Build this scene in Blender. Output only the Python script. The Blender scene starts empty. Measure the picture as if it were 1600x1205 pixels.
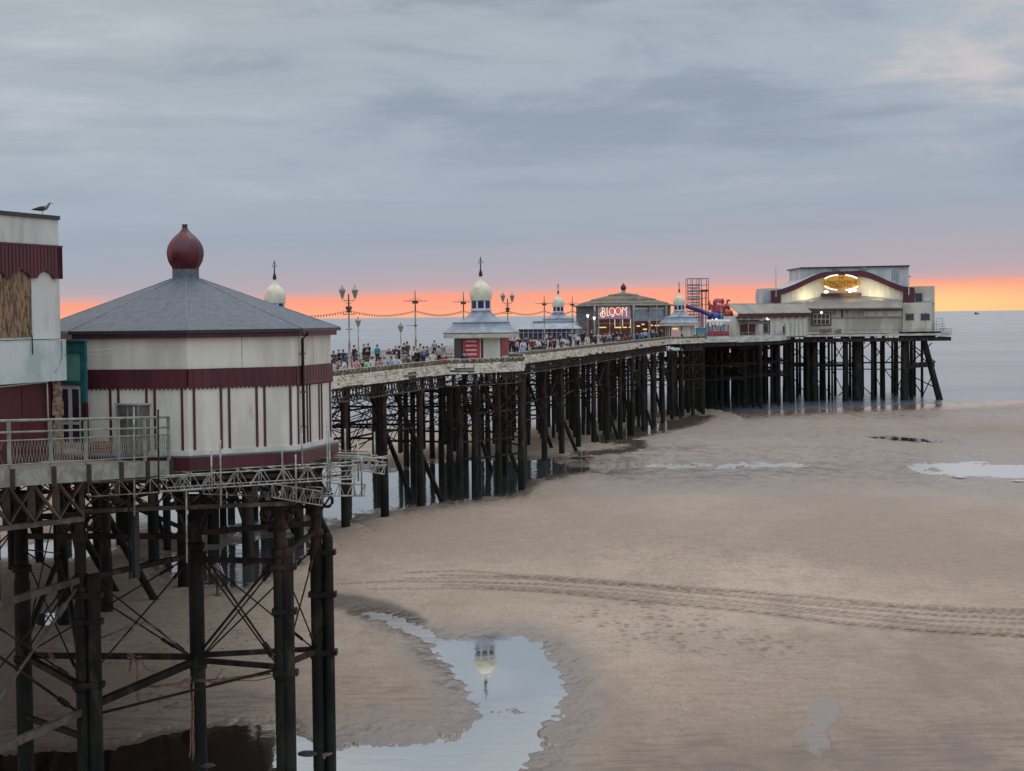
import bpy, math, random
import numpy as np
from mathutils import Vector, Matrix
random.seed(7)
S = bpy.context.scene
COL = S.collection
PI = math.pi
rad = math.radians
# ------------------------------------------------------------------ camera
F_PX, PITCH, ROLL, CAMZ = 2900.0, math.atan(108.5/2900.0), rad(0.68), 4.3
cam_d = bpy.data.cameras.new('camera'); cam = bpy.data.objects.new('camera', cam_d); COL.objects.link(cam)
cam_d.sensor_width = 36.0; cam_d.lens = 36.0*F_PX/1600.0
cam_d.clip_start = 0.5; cam_d.clip_end = 120000
fw = Vector((0, math.cos(PITCH), -math.sin(PITCH))); r0 = Vector((1, 0, 0)); u0 = Vector((0, math.sin(PITCH), math.cos(PITCH)))
rt = r0*math.cos(ROLL) - u0*math.sin(ROLL); up = u0*math.cos(ROLL) + r0*math.sin(ROLL)
M3 = Matrix((rt, up, -fw)).transposed()
cam.matrix_world = Matrix.Translation((0, 0, CAMZ)) @ M3.to_4x4()
S.camera = cam
def ray(u, v): return fw + rt*((u-800.0)/F_PX) + up*((602.5-v)/F_PX)
def at(u, v, Y):                      # the point a photo position shows at distance Y
    d = ray(u, v); return Vector((0, 0, CAMZ)) + d*(Y/d.y)
def onz(u, v, z):                     # the point a photo position shows on the level z
    d = ray(u, v); return Vector((0, 0, CAMZ)) + d*((z-CAMZ)/d.z)
def topx(p):
    q = Vector(p)-Vector((0, 0, CAMZ)); k = q.dot(fw)
    return 800+F_PX*q.dot(rt)/k, 602.5-F_PX*q.dot(up)/k
def srgb(r, g, b, k=1.0):
    f = lambda c: (c/12.92 if c <= .04045 else ((c+.055)/1.055)**2.4)
    return (f(r/255)*k, f(g/255)*k, f(b/255)*k, 1)
# ------------------------------------------------------------------ world: overcast dusk with a clear strip on the horizon
S.view_settings.view_transform = 'Standard'; S.view_settings.look = 'None'
S.view_settings.exposure = 0.0; S.view_settings.gamma = 1.0
W = bpy.data.worlds.new('World'); S.world = W; W.use_nodes = True
nt = W.node_tree; nt.nodes.clear()
class NT:
    def __init__(s, t): s.t = t
    def n(s, typ, **k):
        o = s.t.nodes.new(typ)
        for a, b in k.items(): setattr(o, a, b)
        return o
    def put(s, node, key, val):
        i = node.inputs[key]
        if isinstance(val, bpy.types.NodeSocket): s.t.links.new(val, i)
        elif val is not None: i.default_value = val
    def m(s, op, a, b=None, c=None, clamp=False):
        o = s.n('ShaderNodeMath', operation=op, use_clamp=clamp)
        s.put(o, 0, a)
        if b is not None: s.put(o, 1, b)
        if c is not None: s.put(o, 2, c)
        return o.outputs[0]
    def mr(s, v, a, b, c=0.0, d=1.0, smooth=True):
        o = s.n('ShaderNodeMapRange'); o.interpolation_type = 'SMOOTHSTEP' if smooth else 'LINEAR'
        for k, x in zip(('Value', 'From Min', 'From Max', 'To Min', 'To Max'), (v, a, b, c, d)): s.put(o, k, x)
        return o.outputs['Result']
    def ramp(s, v, stops):
        o = s.n('ShaderNodeValToRGB'); e = o.color_ramp.elements
        while len(e) < len(stops): e.new(0.5)
        for x, (p, c) in zip(e, stops): x.position = p; x.color = c
        s.put(o, 'Fac', v); return o.outputs['Color']
    def mix(s, f, a, b, typ='MIX'):
        o = s.n('ShaderNodeMix', data_type='RGBA', blend_type=typ)
        s.put(o, 0, f); s.put(o, 6, a); s.put(o, 7, b); return o.outputs[2]
    def noise(s, vec, scale, detail=4, rough=.5, dist=0.0):
        o = s.n('ShaderNodeTexNoise'); s.put(o, 'Vector', vec); s.put(o, 'Scale', scale); s.put(o, 'Detail', detail)
        s.put(o, 'Roughness', rough); s.put(o, 'Distortion', dist); return o.outputs['Fac']
    def vec(s, x, y, z):
        o = s.n('ShaderNodeCombineXYZ'); s.put(o, 0, x); s.put(o, 1, y); s.put(o, 2, z); return o.outputs[0]
    def mapping(s, vec, scale=(1, 1, 1), rot=(0, 0, 0), loc=(0, 0, 0)):
        o = s.n('ShaderNodeMapping'); s.put(o, 'Vector', vec); o.inputs['Scale'].default_value = scale
        o.inputs['Rotation'].default_value = rot; o.inputs['Location'].default_value = loc; return o.outputs[0]
g = NT(nt)
tc = g.n('ShaderNodeTexCoord'); sep = g.n('ShaderNodeSeparateXYZ'); g.put(sep, 0, tc.outputs['Generated'])
dx, dy, dz = sep.outputs
SUN_EL, SUN_AZ = rad(62), rad(13.5)      # thick overcast: the daylight reaches the beach from high in the cloud
elev = g.m('MULTIPLY', g.m('ARCSINE', dz), 180/PI)
azim = g.m('MULTIPLY', g.m('ARCTAN2', dx, dy), 180/PI)
wob = g.noise(g.vec(g.m('MULTIPLY', azim, .16), g.m('MULTIPLY', elev, 1.1), 2.0), 1.0, 3)
band = g.m('ADD', g.m('MULTIPLY_ADD', azim, .0165, .75), g.m('MULTIPLY', g.m('SUBTRACT', wob, .5), .34))
e1 = g.m('DIVIDE', elev, band)
e1n = g.m('DIVIDE', e1, 16.0)
st = lambda e: e/16.0
skyc = g.ramp(e1n, [(0, srgb(255, 178, 142)), (st(.5), srgb(255, 168, 137)), (st(.93), srgb(251, 163, 140)), (st(1.05), srgb(212, 171, 169)),
    (st(1.4), srgb(187, 171, 179)), (st(2.3), srgb(173, 171, 182)), (st(3.4), srgb(163, 171, 185)), (st(5.5), srgb(164, 176, 189)), (st(9), srgb(168, 180, 192)), (1, srgb(172, 180, 187))])
gl = g.m('MULTIPLY', g.mr(g.m('ABSOLUTE', g.m('SUBTRACT', azim, 13.2)), 0, 6.0, 1, 0), g.mr(e1, .25, 1.08, 1, 0))
skyc = g.mix(g.m('MULTIPLY', gl, .9), skyc, srgb(255, 214, 146))
# clouds: flat layer seen in perspective, so streaks flatten towards the horizon
iz = g.m('DIVIDE', 1.0, g.m('ADD', g.m('MAXIMUM', dz, 0.0), .035))
cx, cy = g.m('MULTIPLY', dx, iz), g.m('MULTIPLY', dy, iz)
cv = g.vec(g.m('MULTIPLY', cx, .8), g.m('MULTIPLY', cy, .5), 3.3)
av_ = g.vec(g.m('MULTIPLY', azim, .105), g.m('MULTIPLY', elev, .40), 3.3)       # lumps of the cloud base, broad and low
n1 = g.noise(g.mapping(av_, loc=(1.35, .2, 0)), 1.0, 9, .6, .35)
n2 = g.noise(g.mapping(cv, loc=(7.3, 2.2, 0)), 2.2, 7, .6, .2)
n3 = g.noise(g.mapping(cv, loc=(2.1, 9.7, 0)), .55, 3, .5)
cl = g.m('ADD', g.m('MULTIPLY', n1, .62), g.m('ADD', g.m('MULTIPLY', n2, .13), g.m('MULTIPLY', n3, .32)))
amt = g.mr(elev, 2.2, 6.5)
dark = g.m('MULTIPLY', g.mr(cl, .52, .64), g.m('MULTIPLY', amt, .62))
lite = g.m('MULTIPLY', g.mr(cl, .53, .38), g.m('MULTIPLY', amt, .75))
skyc = g.mix(g.mr(g.m('ABSOLUTE', azim), 45, 100), skyc, srgb(160, 172, 186))   # the clear strip is only in the west
skyc = g.mix(dark, skyc, srgb(134, 148, 165))
skyc = g.mix(lite, skyc, g.mix(g.mr(azim, 0, 12), srgb(188, 195, 202), srgb(216, 205, 201)))
# faint streaks low down
lowst = g.noise(g.vec(g.m('MULTIPLY', azim, .07), g.m('MULTIPLY', elev, .9), 5.0), 1.6, 4)
skyc = g.mix(g.m('MULTIPLY', g.mr(lowst, .5, .68), g.mr(elev, 1.2, 2.4, 0, .22)), skyc, srgb(146, 156, 174))
# the cloud deck is brighter overhead and in the eastern half
bright = g.m('ADD', 1.0, g.m('ADD', g.m('MULTIPLY', g.mr(elev, 15, 55), 1.0), g.m('MULTIPLY', g.m('MULTIPLY', g.mr(dy, .25, -.45), g.mr(elev, 1, 12)), 1.05)))
skyc = g.mix(g.mr(elev, -.25, -1.0), skyc, srgb(92, 84, 76))
bg1 = g.n('ShaderNodeBackground'); g.put(bg1, 'Color', skyc); g.put(bg1, 'Strength', bright)
nis = g.n('ShaderNodeTexSky', sky_type='NISHITA', sun_disc=False, sun_elevation=SUN_EL, sun_rotation=SUN_AZ)
bg2 = g.n('ShaderNodeBackground'); g.put(bg2, 'Color', nis.outputs[0]); g.put(bg2, 'Strength', .05)
ms = g.n('ShaderNodeAddShader'); nt.links.new(bg1.outputs[0], ms.inputs[0]); nt.links.new(bg2.outputs[0], ms.inputs[1])
# daylight above the cloud only leaks through where the deck is thin
g.put(bg2, 'Strength', g.m('MULTIPLY', g.mr(cl, .5, .35), .003))
out = g.n('ShaderNodeOutputWorld'); nt.links.new(ms.outputs[0], out.inputs[0])
sd = bpy.data.lights.new('sun', 'SUN'); sd.energy = .6; sd.angle = rad(50); sd.color = (1, .96, .9)
so = bpy.data.objects.new('sun', sd); COL.objects.link(so)
so.rotation_euler = Vector((-math.sin(SUN_AZ)*math.cos(SUN_EL), -math.cos(SUN_AZ)*math.cos(SUN_EL), -math.sin(SUN_EL))).to_track_quat('-Z', 'Y').to_euler()
# ------------------------------------------------------------------ object helpers
ORG = {}
UNIT = 1.0                            # metres per layout unit of the part being built (the long pier is laid out in its own unit)
EYE = Vector((0, 0, CAMZ))
def WP(p): return EYE+(Vector(p)-EYE)*UNIT
def tag(o, label=None, cat=None, group=None, kind=None):
    if label: o['label'] = label
    if cat: o['category'] = cat
    if group: o['group'] = group
    if kind: o['kind'] = kind
    return o
def thing(name, label, cat, loc=(0, 0, 0), group=None, rz=0):
    o = bpy.data.objects.new(name, None); COL.objects.link(o); o.location = WP(loc); o.rotation_euler = (0, 0, rz)
    o.empty_display_size = .2; ORG[o.name] = Vector(loc)
    return tag(o, label, cat, group)
def copy_tree(o, parent=None):
    c = o.copy(); COL.objects.link(c)
    if parent: c.parent = parent
    for ch in list(o.children): copy_tree(ch, c)
    return c
class MB:
    def __init__(s): s.v = []; s.f = []; s.sm = []
    def add(s, vs, fs, smooth=False):
        b = len(s.v); s.v += [tuple(p) for p in vs]; s.f += [tuple(b+i for i in q) for q in fs]; s.sm += [smooth]*len(fs); return s
    def box(s, c, d, rz=0, tilt=None):
        x, y, z = d[0]/2, d[1]/2, d[2]/2; R = Matrix.Rotation(rz, 3, 'Z')
        if tilt: R = R @ tilt
        vs = [Vector(c)+R @ Vector(p) for p in ((-x,-y,-z),(x,-y,-z),(x,y,-z),(-x,y,-z),(-x,-y,z),(x,-y,z),(x,y,z),(-x,y,z))]
        return s.add(vs, ((0,3,2,1),(4,5,6,7),(0,1,5,4),(1,2,6,5),(2,3,7,6),(3,0,4,7)))
    def bar(s, a, b, w, h=None, upv=(0, 0, 1)):     # rectangular bar between two points
        a, b = Vector(a), Vector(b); h = h or w; d = b-a
        if d.length < 1e-6: return s
        d.normalize(); uu = Vector(upv)
        if abs(d.dot(uu)) > .98: uu = Vector((0, 1, 0))
        x = d.cross(uu).normalized(); y = x.cross(d)
        q = [(-1,-1),(1,-1),(1,1),(-1,1)]
        vs = [a+x*(i*w/2)+y*(j*h/2) for i, j in q]+[b+x*(i*w/2)+y*(j*h/2) for i, j in q]
        return s.add(vs, ((0,1,2,3)[::-1],(4,5,6,7),(0,1,5,4),(1,2,6,5),(2,3,7,6),(3,0,4,7)))
    def tube(s, a, b, r, r2=None, n=8, cap=True):
        a, b = Vector(a), Vector(b); r2 = r if r2 is None else r2; d = (b-a)
        if d.length < 1e-6: return s
        d.normalize(); uu = Vector((0, 0, 1)) if abs(d.z) < .9 else Vector((1, 0, 0))
        x = d.cross(uu).normalized(); y = d.cross(x)
        vs = []
        for p, q in ((a, r), (b, r2)):
            for i in range(n): t = 2*PI*i/n; vs.append(p+x*(q*math.cos(t))+y*(q*math.sin(t)))
        s.add(vs, [(i, (i+1) % n, n+(i+1) % n, n+i) for i in range(n)], n > 5)
        if cap: s.add(vs, [tuple(range(n))[::-1], tuple(range(n, 2*n))])
        return s
    def path(s, pts, r, n=6):
        pts = [Vector(p) for p in pts]; vs = []
        for k, p in enumerate(pts):
            d = (pts[min(k+1, len(pts)-1)]-pts[max(k-1, 0)])
            d.normalize(); uu = Vector((0, 0, 1)) if abs(d.z) < .9 else Vector((1, 0, 0))
            x = d.cross(uu).normalized(); y = d.cross(x); q = r[k] if isinstance(r, (list, tuple)) else r
            for i in range(n): t = 2*PI*i/n; vs.append(p+x*(q*math.cos(t))+y*(q*math.sin(t)))
        L = len(pts)
        fs = [(k*n+i, k*n+(i+1) % n, (k+1)*n+(i+1) % n, (k+1)*n+i) for k in range(L-1) for i in range(n)]
        s.add(vs, fs+[tuple(range(n))[::-1], tuple(range((L-1)*n, L*n))], n > 4); return s
    def lathe(s, c, prof, n=12, rot=0, smooth=True):  # prof: (radius, z) bottom to top
        c = Vector(c); vs = []
        for r, z in prof:
            for i in range(n): t = rot+2*PI*i/n; vs.append(c+Vector((max(r, 1e-4)*math.cos(t), max(r, 1e-4)*math.sin(t), z)))
        L = len(prof)
        s.add(vs, [(k*n+i, k*n+(i+1) % n, (k+1)*n+(i+1) % n, (k+1)*n+i) for k in range(L-1) for i in range(n)], smooth)
        s.add(vs, [tuple(range(n))[::-1], tuple(range((L-1)*n, L*n))]); return s
    def gores(s, c, prof, n=12, rot=0):              # lobed dome: each gore smooth from foot to tip, creased at its edges
        c = Vector(c)
        for i in range(n):
            vs = []
            for r, z in prof:
                for t in (rot+2*PI*i/n, rot+2*PI*(i+.5)/n, rot+2*PI*(i+1)/n):
                    q = r*(1.0 if t != rot+2*PI*(i+.5)/n else .975); vs.append(c+Vector((q*math.cos(t), q*math.sin(t), z)))
            s.add(vs, [(3*k+j, 3*k+j+1, 3*k+j+4, 3*k+j+3) for k in range(len(prof)-1) for j in (0, 1)], True)
        return s
    def prism(s, poly, z0, z1):
        n = len(poly); vs = [(p[0], p[1], z0) for p in poly]+[(p[0], p[1], z1) for p in poly]
        a = sum(poly[i][0]*poly[(i+1) % n][1]-poly[(i+1) % n][0]*poly[i][1] for i in range(n))
        fs = [(i, (i+1) % n, n+(i+1) % n, n+i) for i in range(n)]+[tuple(range(n))[::-1], tuple(range(n, 2*n))]
        if a < 0: fs = [f[::-1] for f in fs]
        return s.add(vs, fs)
    def slab(s, pts, off):                           # polygon in space, thickened by the vector off
        n = len(pts); off = Vector(off); p = [Vector(q) for q in pts]; vs = p+[q+off for q in p]
        return s.add(vs, [tuple(range(n)), tuple(range(n, 2*n))[::-1]]+[(i, n+i, n+(i+1) % n, (i+1) % n) for i in range(n)])
    def ball(s, c, r, n=10, m=7, sc=(1, 1, 1)):
        c = Vector(c); vs = [c+Vector((0, 0, -r*sc[2]))]
        for j in range(1, m):
            a = -PI/2+PI*j/m
            for i in range(n): t = 2*PI*i/n; vs.append(c+Vector((r*sc[0]*math.cos(a)*math.cos(t), r*sc[1]*math.cos(a)*math.sin(t), r*sc[2]*math.sin(a))))
        vs.append(c+Vector((0, 0, r*sc[2]))); T = len(vs)-1
        fs = [(0, 1+(i+1) % n, 1+i) for i in range(n)]+[(1+j*n+i, 1+j*n+(i+1) % n, 1+(j+1)*n+(i+1) % n, 1+(j+1)*n+i) for j in range(m-2) for i in range(n)]
        fs += [(1+(m-2)*n+i, 1+(m-2)*n+(i+1) % n, T) for i in range(n)]
        return s.add(vs, fs, True)
    def mesh(s, name, mt, org=(0, 0, 0)):
        me = bpy.data.meshes.new(name); o = Vector(org)
        me.from_pydata([tuple((Vector(p)-o)*UNIT) for p in s.v], [], s.f); me.polygons.foreach_set('use_smooth', s.sm)
        me.materials.append(mt); me.update(); return me
    def build(s, name, mt, parent=None, local=False, loc=None, **kw):
        org = tuple(EYE-EYE/UNIT) if parent is None else (0, 0, 0)
        if parent is not None and not local: org = ORG.get(parent.name, (0, 0, 0))
        if loc is not None: org = loc
        o = bpy.data.objects.new(name, s.mesh(name, mt, org)); COL.objects.link(o)
        if parent is not None: o.parent = parent; ORG[o.name] = Vector(org)
        elif loc is not None: o.location = WP(loc)
        if kw: tag(o, **kw)
        return o
# ------------------------------------------------------------------ materials
def mat(name, c1, c2=None, rough=.7, scale=3.0, stretch=(1, 1, 1), lo=.4, hi=.62, c3=None, scale3=8.0, lo3=.56, hi3=.7, metal=0.0, bump=0.0, bscale=20.0, spec=.5, detail=5, emit=None, estr=0, wave=None):
    m = bpy.data.materials.new(name); m.use_nodes = True; t = m.node_tree; t.nodes.clear(); h = NT(t)
    P = h.n('ShaderNodeBsdfPrincipled'); o = h.n('ShaderNodeOutputMaterial'); t.links.new(P.outputs[0], o.inputs[0])
    co = h.n('ShaderNodeTexCoord').outputs['Object']; col = c1
    if c2: col = h.mix(h.mr(h.noise(h.mapping(co, stretch), scale, detail, .6), lo, hi), c1, c2)
    if c3: col = h.mix(h.mr(h.noise(h.mapping(co, stretch, loc=(3.7, 1.1, 8.2)), scale3, detail, .65), lo3, hi3), col, c3)
    h.put(P, 'Base Color', col); h.put(P, 'Roughness', rough); h.put(P, 'Metallic', metal); h.put(P, 'Specular IOR Level', spec)
    bsrc = None
    if wave:                                          # (direction, spacing in metres, strength) real ribbing as relief
        w = h.n('ShaderNodeTexWave', wave_type='BANDS', bands_direction=wave[0]); h.put(w, 'Vector', co); h.put(w, 'Scale', .314/wave[1]*1.0)
        bsrc = (w.outputs['Fac'], wave[2])
    elif bump: bsrc = (h.noise(co, bscale, 4, .6), bump)
    if bsrc:
        b = h.n('ShaderNodeBump'); h.put(b, 'Height', bsrc[0]); h.put(b, 'Strength', .6); h.put(b, 'Distance', bsrc[1]); t.links.new(b.outputs[0], P.inputs['Normal'])
    if emit: h.put(P, 'Emission Color', emit); h.put(P, 'Emission Strength', estr)
    return m
Mt = {}
Mt['cream'] = mat('cream_paint', srgb(214, 209, 196), srgb(194, 188, 174), .55, 1.2, (1, 1, .22), c3=srgb(158, 146, 126), scale3=3.0, lo3=.61, hi3=.78, bump=.002, bscale=9)
Mt['white'] = mat('weathered_white_paint', srgb(206, 205, 198), srgb(176, 174, 166), .6, .9, (1, 1, .3), c3=srgb(118, 108, 92), scale3=2.6, lo3=.62, hi3=.8, bump=.002, bscale=8)
Mt['board'] = mat('bare_sign_board', srgb(200, 208, 208), srgb(170, 184, 182), .5, .8, c3=srgb(150, 158, 152), scale3=4.0, lo3=.6, hi3=.75)
Mt['maroon'] = mat('maroon_paint', srgb(84, 28, 42), srgb(64, 20, 32), .42, 2.0, (1, 1, .3), c3=srgb(112, 60, 66), scale3=7, lo3=.64, hi3=.8)
Mt['maroon_rib'] = mat('maroon_ribbed_metal', srgb(84, 28, 42), srgb(66, 21, 33), .42, 2.0, (1, 1, .3), c3=srgb(120, 66, 72), scale3=9, lo3=.66, hi3=.8)
Mt['maroon_dome'] = mat('maroon_dome_paint', srgb(92, 26, 34), srgb(70, 20, 28), .28, 3.0, c3=srgb(112, 52, 52), scale3=6, lo3=.6, hi3=.8)
Mt['felt'] = mat('grey_roof_felt', srgb(98, 104, 110), srgb(80, 87, 94), .66, 5, (1, 1, 1), .3, .7, c3=srgb(130, 137, 146), scale3=13, lo3=.56, hi3=.72, bump=.012, bscale=14)
Mt['slate'] = mat('blue_grey_roof', srgb(146, 153, 162), srgb(122, 130, 140), .45, 1.2, c3=srgb(170, 180, 194), scale3=5, lo3=.6, hi3=.8)
Mt['gutter'] = mat('black_gutter', srgb(30, 32, 36), srgb(42, 44, 46), .4, 5)
Mt['steel'] = mat('galvanised_tube', srgb(176, 175, 168), srgb(128, 126, 120), .42, 4.0, c3=srgb(96, 74, 56), scale3=6, lo3=.6, hi3=.76, metal=.35)
Mt['railing'] = mat('grey_railing_paint', srgb(148, 148, 140), srgb(120, 120, 112), .5, 3, c3=srgb(98, 84, 66), scale3=5, lo3=.62, hi3=.78)
Mt['iron'] = mat('dark_rusty_iron', srgb(48, 38, 33), srgb(24, 21, 20), .66, 1.4, (1, 1, .4), c3=srgb(92, 64, 48), scale3=2.4, lo3=.53, hi3=.72, bump=.01, bscale=12, spec=.18)
Mt['iron_wet'] = mat('weedy_pile_iron', srgb(38, 33, 29), srgb(20, 18, 17), .66, 1.2, (1, 1, .35), c3=srgb(62, 58, 42), scale3=1.7, lo3=.5, hi3=.68, bump=.03, bscale=9, spec=.18)
Mt['girder'] = mat('grey_girder_paint', srgb(98, 92, 84), srgb(66, 60, 56), .6, 1.5, c3=srgb(84, 50, 36), scale3=3.0, lo3=.54, hi3=.7, bump=.004, bscale=14)
Mt['girder_far'] = mat('flaking_girder_paint', srgb(78, 70, 62), srgb(48, 42, 38), .65, 1.2, c3=srgb(104, 92, 78), scale3=3.0, lo3=.5, hi3=.66)
Mt['plank_dark'] = mat('dark_deck_timber', srgb(58, 50, 44), srgb(38, 33, 30), .75, 2, (1, 4, 1))
Mt['deck'] = mat('grey_deck_boards', srgb(140, 132, 120), srgb(112, 104, 94), .7, 1.2, (1, 6, 1))
Mt['fascia'] = mat('flaking_white_boarding', srgb(226, 220, 204), srgb(186, 172, 146), .62, .9, (1, 1, 3), .42, .62, c3=srgb(92, 72, 48), scale3=2.2, lo3=.55, hi3=.63)
Mt['fascia_w'] = mat('white_edge_boarding', srgb(206, 204, 196), srgb(168, 164, 152), .6, .6, (1, 1, 3), c3=srgb(116, 104, 86), scale3=1.2, lo3=.6, hi3=.72)
Mt['seat_iron'] = mat('rusted_bench_back', srgb(98, 78, 52), srgb(70, 50, 32), .7, 1.3, (1, 1, 2), c3=srgb(168, 158, 134), scale3=3.2, lo3=.52, hi3=.64)
Mt['plywood'] = mat('weathered_plywood', srgb(150, 122, 92), srgb(92, 66, 46), .75, 9, (1, 1, .28), .42, .62, c3=srgb(54, 38, 30), scale3=17, lo3=.5, hi3=.64)
Mt['teal'] = mat('teal_paint', srgb(32, 98, 104), srgb(24, 76, 84), .45, 3)
Mt['teal_pale'] = mat('pale_teal_panel', srgb(96, 152, 140), srgb(84, 138, 128), .45, 2)
Mt['plaster'] = mat('broken_plaster', srgb(156, 134, 110), srgb(108, 88, 70), .85, 9, bump=.02, bscale=12)
Mt['glass'] = mat('dark_window_glass', srgb(34, 38, 44), srgb(52, 56, 62), .06, 1.5, spec=.8)
Mt['glass_blue'] = mat('blue_lantern_glass', srgb(34, 40, 96), srgb(26, 30, 74), .12, 3)
Mt['cabinet'] = mat('dull_metal_cabinet', srgb(112, 110, 102), srgb(86, 82, 74), .5, 2, c3=srgb(70, 62, 50), scale3=4)
Mt['cabinet_top'] = mat('pale_cabinet_top', srgb(176, 174, 166), srgb(150, 148, 140), .5, 3)
Mt['timber'] = mat('orange_brown_timber', srgb(134, 84, 44), srgb(98, 62, 36), .7, 6, (1, 1, 4))
Mt['duct'] = mat('black_ribbed_duct', srgb(34, 34, 36), srgb(24, 24, 26), .5, 4)
Mt['rope'] = mat('tangled_faded_rope', srgb(150, 108, 92), srgb(106, 84, 70), .9, 8)
Mt['pole'] = mat('cream_lamp_post', srgb(186, 178, 162), srgb(132, 118, 100), .5, 2, (1, 1, .5))
Mt['pole_dark'] = mat('brown_post_fittings', srgb(92, 66, 56), srgb(66, 48, 42), .55, 4)
Mt['lantern'] = mat('frosted_lantern_glass', srgb(150, 146, 138), srgb(122, 118, 112), .25, 3)
Mt['lantern_lit'] = mat('lit_white_globe', srgb(240, 236, 224), emit=(1, .93, .8, 1), estr=1.6)
Mt['bulb'] = mat('string_bulb', srgb(120, 72, 50), srgb(80, 50, 40), .4)
Mt['dome'] = mat('ivory_dome_paint', srgb(224, 216, 188), srgb(200, 192, 164), .4, 1.5, c3=srgb(140, 128, 96), scale3=4, lo3=.6, hi3=.76)
Mt['black'] = mat('black_ironwork', srgb(28, 26, 28), srgb(40, 36, 36), .5, 4)
Mt['red'] = mat('red_sign_paint', srgb(168, 34, 48), srgb(150, 28, 42), .45, 2)
Mt['red_shut'] = mat('faded_red_shutter', srgb(190, 84, 88), srgb(170, 66, 72), .55, 1.6, (1, 1, .4))
Mt['sign_text'] = mat('pale_sign_lettering', srgb(236, 176, 180), srgb(222, 150, 158), .5, 6)
Mt['dark_shut'] = mat('dark_grey_shutter', srgb(52, 54, 58), srgb(38, 40, 44), .5, 3)
Mt['bloom_wall'] = mat('grey_timber_boarding', srgb(104, 110, 108), srgb(82, 86, 84), .7, .8, (1, 1, 3), c3=srgb(126, 122, 108), scale3=2, lo3=.55, hi3=.7)
Mt['bloom_roof'] = mat('mossy_tiled_roof', srgb(104, 100, 84), srgb(78, 76, 66), .75, .5, (1, 1, 2), c3=srgb(128, 118, 92), scale3=1.1, lo3=.52, hi3=.66)
Mt['lilac'] = mat('lilac_sign_panel', srgb(172, 136, 158), srgb(148, 110, 136), .5, 1.2, emit=srgb(180, 130, 160), estr=.12)
Mt['neon'] = mat('warm_neon_tube', srgb(255, 226, 190), emit=(1, .72, .46, 1), estr=.8)
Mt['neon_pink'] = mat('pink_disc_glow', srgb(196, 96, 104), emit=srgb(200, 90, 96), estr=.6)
Mt['warm_in'] = mat('warm_lamp_glow', srgb(255, 190, 110), emit=(1, .56, .22, 1), estr=.9)
Mt['interior'] = mat('dark_red_interior', srgb(70, 34, 28), srgb(46, 26, 24), .6, 1.5, emit=srgb(130, 60, 30), estr=.08)
Mt['theatre_grey'] = mat('pale_grey_cladding', srgb(186, 190, 190), srgb(164, 166, 166), .5, .35, (1, 1, .3), c3=srgb(120, 116, 106), scale3=.8, lo3=.6, hi3=.76, wave=('X', .8, .06))
Mt['theatre_cream'] = mat('cream_cladding', srgb(230, 222, 200), srgb(212, 204, 180), .5, .4, (1, 1, .3), wave=('X', .9, .05))
Mt['theatre_roof'] = mat('stone_grey_roof', srgb(150, 144, 134), srgb(134, 128, 118), .6, .3, c3=srgb(116, 110, 100), scale3=.8, lo3=.58, hi3=.74)
Mt['concrete'] = mat('streaked_concrete', srgb(202, 194, 178), srgb(172, 163, 146), .75, .35, (1, 1, .35), c3=srgb(104, 94, 80), scale3=.9, lo3=.56, hi3=.74)
Mt['gold'] = mat('lit_gold_sign', srgb(196, 140, 40), srgb(150, 90, 20), .4, .25, emit=(.9, .52, .07, 1), estr=.16)
Mt['sign_brown'] = mat('brown_sign_lettering', srgb(92, 50, 18), srgb(80, 42, 16), .5)
Mt['tube_white'] = mat('white_sign_tube', srgb(255, 250, 236), emit=(1, .93, .78, 1), estr=.7)
Mt['flood'] = mat('flood_lamp_lens', srgb(255, 250, 230), emit=(1, .9, .66, 1), estr=1.4)
Mt['purple'] = mat('purple_slide_plastic', srgb(66, 50, 118), srgb(50, 40, 96), .3, 1)
Mt['octo_red'] = mat('red_inflatable_vinyl', srgb(196, 66, 60), srgb(168, 52, 52), .4, .6)
Mt['octo_orange'] = mat('orange_inflatable_vinyl', srgb(206, 106, 58), srgb(186, 86, 44), .4, .6)
Mt['octo_blue'] = mat('blue_inflatable_vinyl', srgb(56, 108, 190), srgb(44, 86, 160), .4, .6)
Mt['lattice'] = mat('grey_scaffold_steel', srgb(118, 108, 110), srgb(92, 80, 80), .5, 2)
Mt['mesh_panel'] = mat('pale_mesh_panel', srgb(190, 180, 182), srgb(166, 154, 156), .5, 2)
Mt['bar_glow'] = mat('dim_light_bar', srgb(226, 196, 160), emit=(1, .74, .5, 1), estr=.3)
Mt['felt_seam'] = mat('pale_roof_seam', srgb(140, 147, 154), srgb(112, 119, 126), .6, 9)
for nm_ in ('iron', 'iron_wet'):                    # weed and wet below the tide mark, rust above it
    t_ = Mt[nm_].node_tree; h_ = NT(t_); P_ = next(n for n in t_.nodes if n.type == 'BSDF_PRINCIPLED'); src = P_.inputs['Base Color'].links[0].from_socket
    ge = h_.n('ShaderNodeNewGeometry'); sp_ = h_.n('ShaderNodeSeparateXYZ'); h_.put(sp_, 0, ge.outputs['Position'])
    nz_ = h_.noise(h_.mapping(ge.outputs['Position'], (1.6, 1.6, .5)), 1.0, 5, .65)
    lvl = h_.m('ADD', sp_.outputs[2], h_.m('MULTIPLY', h_.m('SUBTRACT', nz_, .5), 3.2))
    weed = h_.mix(h_.mr(nz_, .4, .62), srgb(19, 19, 17), srgb(37, 38, 29)); rust = h_.mix(h_.mr(nz_, .46, .64), src, srgb(66, 47, 39))
    c_ = h_.mix(h_.mr(lvl, -4.2, -2.2), src, rust); c_ = h_.mix(h_.mr(lvl, -5.6, -7.4), c_, weed); h_.put(P_, 'Base Color', c_)
Mt['aqua'] = mat('aqua_stall_panel', srgb(70, 148, 162), srgb(58, 124, 140), .5, 1)
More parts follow.
